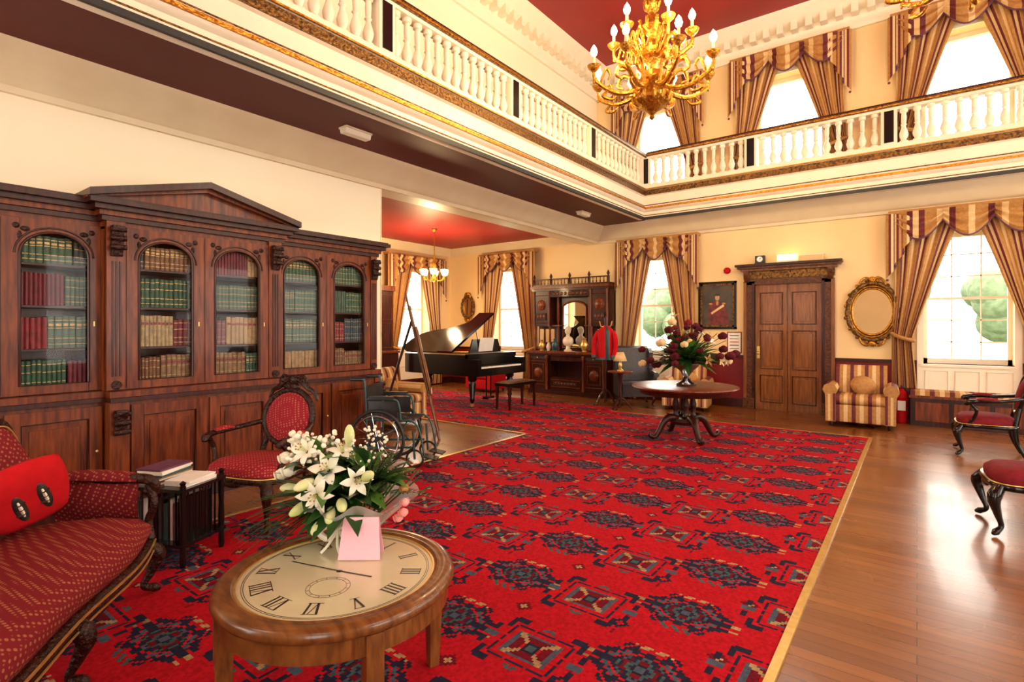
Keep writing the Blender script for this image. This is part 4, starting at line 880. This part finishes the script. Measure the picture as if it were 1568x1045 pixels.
B=MB('display_cabinet',(-9.7,8.05,0)); B.box(-.27,.3,-.35,.1,0,.9,mahogd); B.box(-.29,.33,-.38,.13,.9,.95,mahog); B.box(-.27,.15,-.33,.08,.95,2.3,mahogd); B.box(-.29,.2,-.36,.1,2.3,2.42,mahog)
for z_ in(1.02,1.65): B.tube([(.155,-.28,z_),(.155,.03,z_),(.155,.03,z_+.55),(.155,-.28,z_+.55)],.012,mahog,6,closed=True)
B.build(bevel=.004)
# ---------------------------------------------------------------- grand piano
def piano():
    B=MB('grand_piano',(-6.5,7.25,.013))
    out=[(0,0),(-.6,0),(-1.2,0),(-1.6,.0),(-1.82,.16),(-1.86,.4),(-1.74,.66),(-1.45,.8),(-1.1,.9),(-.8,1.12),(-.55,1.38),(-.3,1.45),(0,1.45)]
    sm=[(0,0)]+[(p.x,p.y) for p in cat([(a,b_,0) for a,b_ in out[2:-1]],5)]+[(0,1.45)]
    B.prism(sm,(0,0,.58),(1,0,0),(0,1,0),(0,0,.38),black,True)
    inn=[(-.3+(p[0]+.3)*.93 if p[0]<-.3 else p[0]-.12,.72+(p[1]-.72)*.92) for p in sm]
    B.prism(inn,(0,0,.945),(1,0,0),(0,1,0),(0,0,.018),gold)
    for k in range(26):
        y=.15+k*.045; B.cyl((-.3,y,.97),(-1.6+max(0,y-.5)*1.15,y*.75+.1,.968),.0015,brass,4)
    B.box(0,.26,0,1.45,.58,.72,black); B.box(0,.26,0,.09,.72,.88,black); B.box(0,.26,1.36,1.45,.72,.88,black)
    B.box(.08,.22,.10,1.35,.72,.745,paper)
    for k in range(36):
        if k%7 not in(2,6): B.box(.08,.17,.115+k*.0343,.133+k*.0343,.745,.757,ink)
    B.box(-.05,.02,0,1.45,.9,.98,black)
    th=math.radians(31); M0=B.M; B.M=Matrix.Translation((0,0,.985))@Matrix.Rotation(th,4,'X')
    lid=[p for p in sm if p[0]<-.38]; lid=[(-.38,0)]+lid+[(-.38,1.45)]
    B.prism(lid,(0,0,0),(1,0,0),(0,1,0),(0,0,.022),black,True)
    B.box(-.76,-.385,0,1.45,.022,.042,black); B.M=M0
    B.cyl((-.8,1.28,.97),(-.8,1.1,1.62),.01,black,6)
    B.prism([(0,0),(0,.95),(.26,.85),(.26,.1)],(-.2,.25,.98),(0,0,1),(0,1,0),(.03,0,0),black)
    B.cbox((-.15,.72,1.13),(.01,.42,.28),paper,ry=.2)
    for x,y in((-.02,.16),(-.02,1.29),(-1.45,.45)):
        B.lathe([(.085,.60),(.085,.5),(.055,.47),(.07,.42),(.04,.16),(.05,.13),(.035,.1),(.02,.07)],(x,y,0),black,14); B.lathe([(.035,-.012),(.035,.012)],None,brass,12,M=xf((x,y,.036),rx=pi/2))
    for y in(.66,.79): B.cyl((-.1,y,.6),(-.1,y,.14),.014,black,8)
    B.box(-.16,-.04,.62,.83,.09,.14,black)
    for k in range(3): B.cbox((.0,.67+k*.055,.1),(.12,.025,.01),brass)
    B.build()
piano()
B=MB('piano_bench',(-5.88,7.9,.013)); B.box(-.17,.17,-.42,.42,.42,.47,black)
B.surf(lambda u,v:(-.17+.34*u,-.42+.84*v,.47+.045*(sin(pi*u)*sin(pi*v))**.4),12,16,goldd)
for sx in(-1,1):
    for sy in(-1,1): B.taper((sx*.14,sy*.38,0),.014,.025,.42,mahogd)
B.build()
# ---------------------------------------------------------------- easel
B=MB('easel',(-5.35,5.2,0),math.atan2(.72,.69)-pi/2+pi)
for s in(-1,1): B.cyl((s*.34,-.12,0),(s*.05,.28,1.78),.018,oak,8)
B.cyl((0,.72,0),(0,.24,1.6),.018,mahogd,8); B.cyl((0,.02,.55),(0,.33,1.95),.016,oak,8)
B.cbox((0,.0,.6),(.7,.06,.03),oak); B.cbox((0,.06,.3),(.5,.03,.03),oak)
M0=B.M; B.M=xf((0,-.0,.62),rx=-math.atan2(.4,1.78)); B.box(-.36,.36,-.02,.0,0,.9,oakd); B.box(-.31,.31,-.024,-.02,.05,.85,canv)
for k in range(3): B.prism([(-.31,.1+k*.12),(-.1,.3+k*.05),(.1,.22+k*.1),(.31,.35+k*.06),(.31,.1),(-.31,.1)],(0,-.025+.0-k*.0008,0),(1,0,0),(0,0,1),(0,-.001,0),[green,greenl,cgold][k])
B.M=M0; B.build()
# ---------------------------------------------------------------- wheelchair
B=MB('wheelchair',(-4.60,3.92,0),math.radians(118)) # faces -y
for s in(-1,1):
    x=s*.27; N=36
    B.tube([(x,.08+.295*cos(2*pi*k/N),.31+.295*sin(2*pi*k/N)) for k in range(N)],.018,blackm,8,closed=True)
    B.tube([(x+s*.03,.08+.25*cos(2*pi*k/N),.31+.25*sin(2*pi*k/N)) for k in range(N)],.008,chrome,6,closed=True)
    for k in range(14): a=2*pi*k/14; B.cyl((x,.08,.31),(x,.08+.28*cos(a),.31+.28*sin(a)),.0025,chrome,4)
    B.cyl((x-.03,.08,.31),(x+.03,.08,.31),.03,blackm)
    B.tube([(x-s*.05,-.32+.09*cos(2*pi*k/20),.105+.09*sin(2*pi*k/20)) for k in range(20)],.012,blackm,6,closed=True); B.cyl((x-s*.05,-.32,.1),(x-s*.05,-.30,.4),.012,teal,6)
    xx=x-s*.06; B.tube(cat([(xx,.2,.12),(xx,.22,.5),(xx,.24,.88),(xx,.27,.93),(xx,.36,.93)],5),.012,teal,8); B.cyl((xx,.27,.93),(xx,.40,.93),.02,blackm)
    B.tube([(xx,.22,.5),(xx,-.28,.5)],.012,teal,8); B.tube([(xx,.22,.2),(xx,-.28,.22)],.012,teal,8); B.tube(cat([(xx,.22,.72),(xx,-.08,.72),(xx,-.14,.66),(xx,-.16,.5)],5),.012,teal,8); B.box(xx-.025,xx+.025,-.08,.2,.725,.755,blackm)
    B.surf(lambda u,v:(xx,.2-.32*u,.52+.18*v),2,2,leath)
    B.tube(cat([(xx,-.28,.5),(xx,-.36,.42),(xx,-.42,.14)],5),.011,teal,8); B.cbox((xx-s*.08,-.46,.11),(.14,.16,.012),blackm,rx=.2)
B.surf(lambda u,v:(-.20+.40*u,-.26+.46*v,.5-.03*sin(pi*u)),8,4,leath); B.surf(lambda u,v:(-.21+.42*u,.22+.03*sin(pi*u),.52+.34*v),8,4,leath)
B.cyl((-.22,-.1,.2),(.22,-.1,.48),.01,teal,6); B.cyl((.22,-.1,.2),(-.22,-.1,.48),.01,teal,6); B.cyl((-.27,.08,.31),(.27,.08,.31),.012,teal,6)
B.build()
# ---------------------------------------------------------------- fire extinguisher
B=MB('fire_extinguisher',(-.19,10.30,0)); B.lathe([(0,0),(.07,0),(.078,.03),(.078,.42),(.06,.48),(.03,.51),(.02,.55),(0,.55)],(0,0,0),redf,18); B.cbox((0,-.02,.57),(.03,.12,.02),blackm); B.tube(cat([(0,-.03,.55),(.09,-.05,.5),(.1,-.05,.3),(.09,-.03,.12)],5),.01,blackm,6); B.box(-.05,.05,-.081,-.07,.2,.35,paper); B.build()
# ---------------------------------------------------------------- world, lights, camera
w=bpy.data.worlds.new('world'); S.world=w; w.use_nodes=True
bg=w.node_tree.nodes['Background']; bg.inputs[0].default_value=(1,.94,.83,1); bg.inputs[1].default_value=9.0
cam=bpy.data.cameras.new('camera'); co_=bpy.data.objects.new('camera',cam); S.collection.objects.link(co_)
cam.sensor_width=36; cam.lens=820/1568*36; cam.shift_y=-.0143; cam.clip_start=.05
co_.location=(0,0,1.5); co_.rotation_euler=(pi/2,0,math.radians(37.1)); S.camera=co_
S.view_settings.view_transform='Standard'; S.view_settings.look='None'; S.view_settings.exposure=0.0
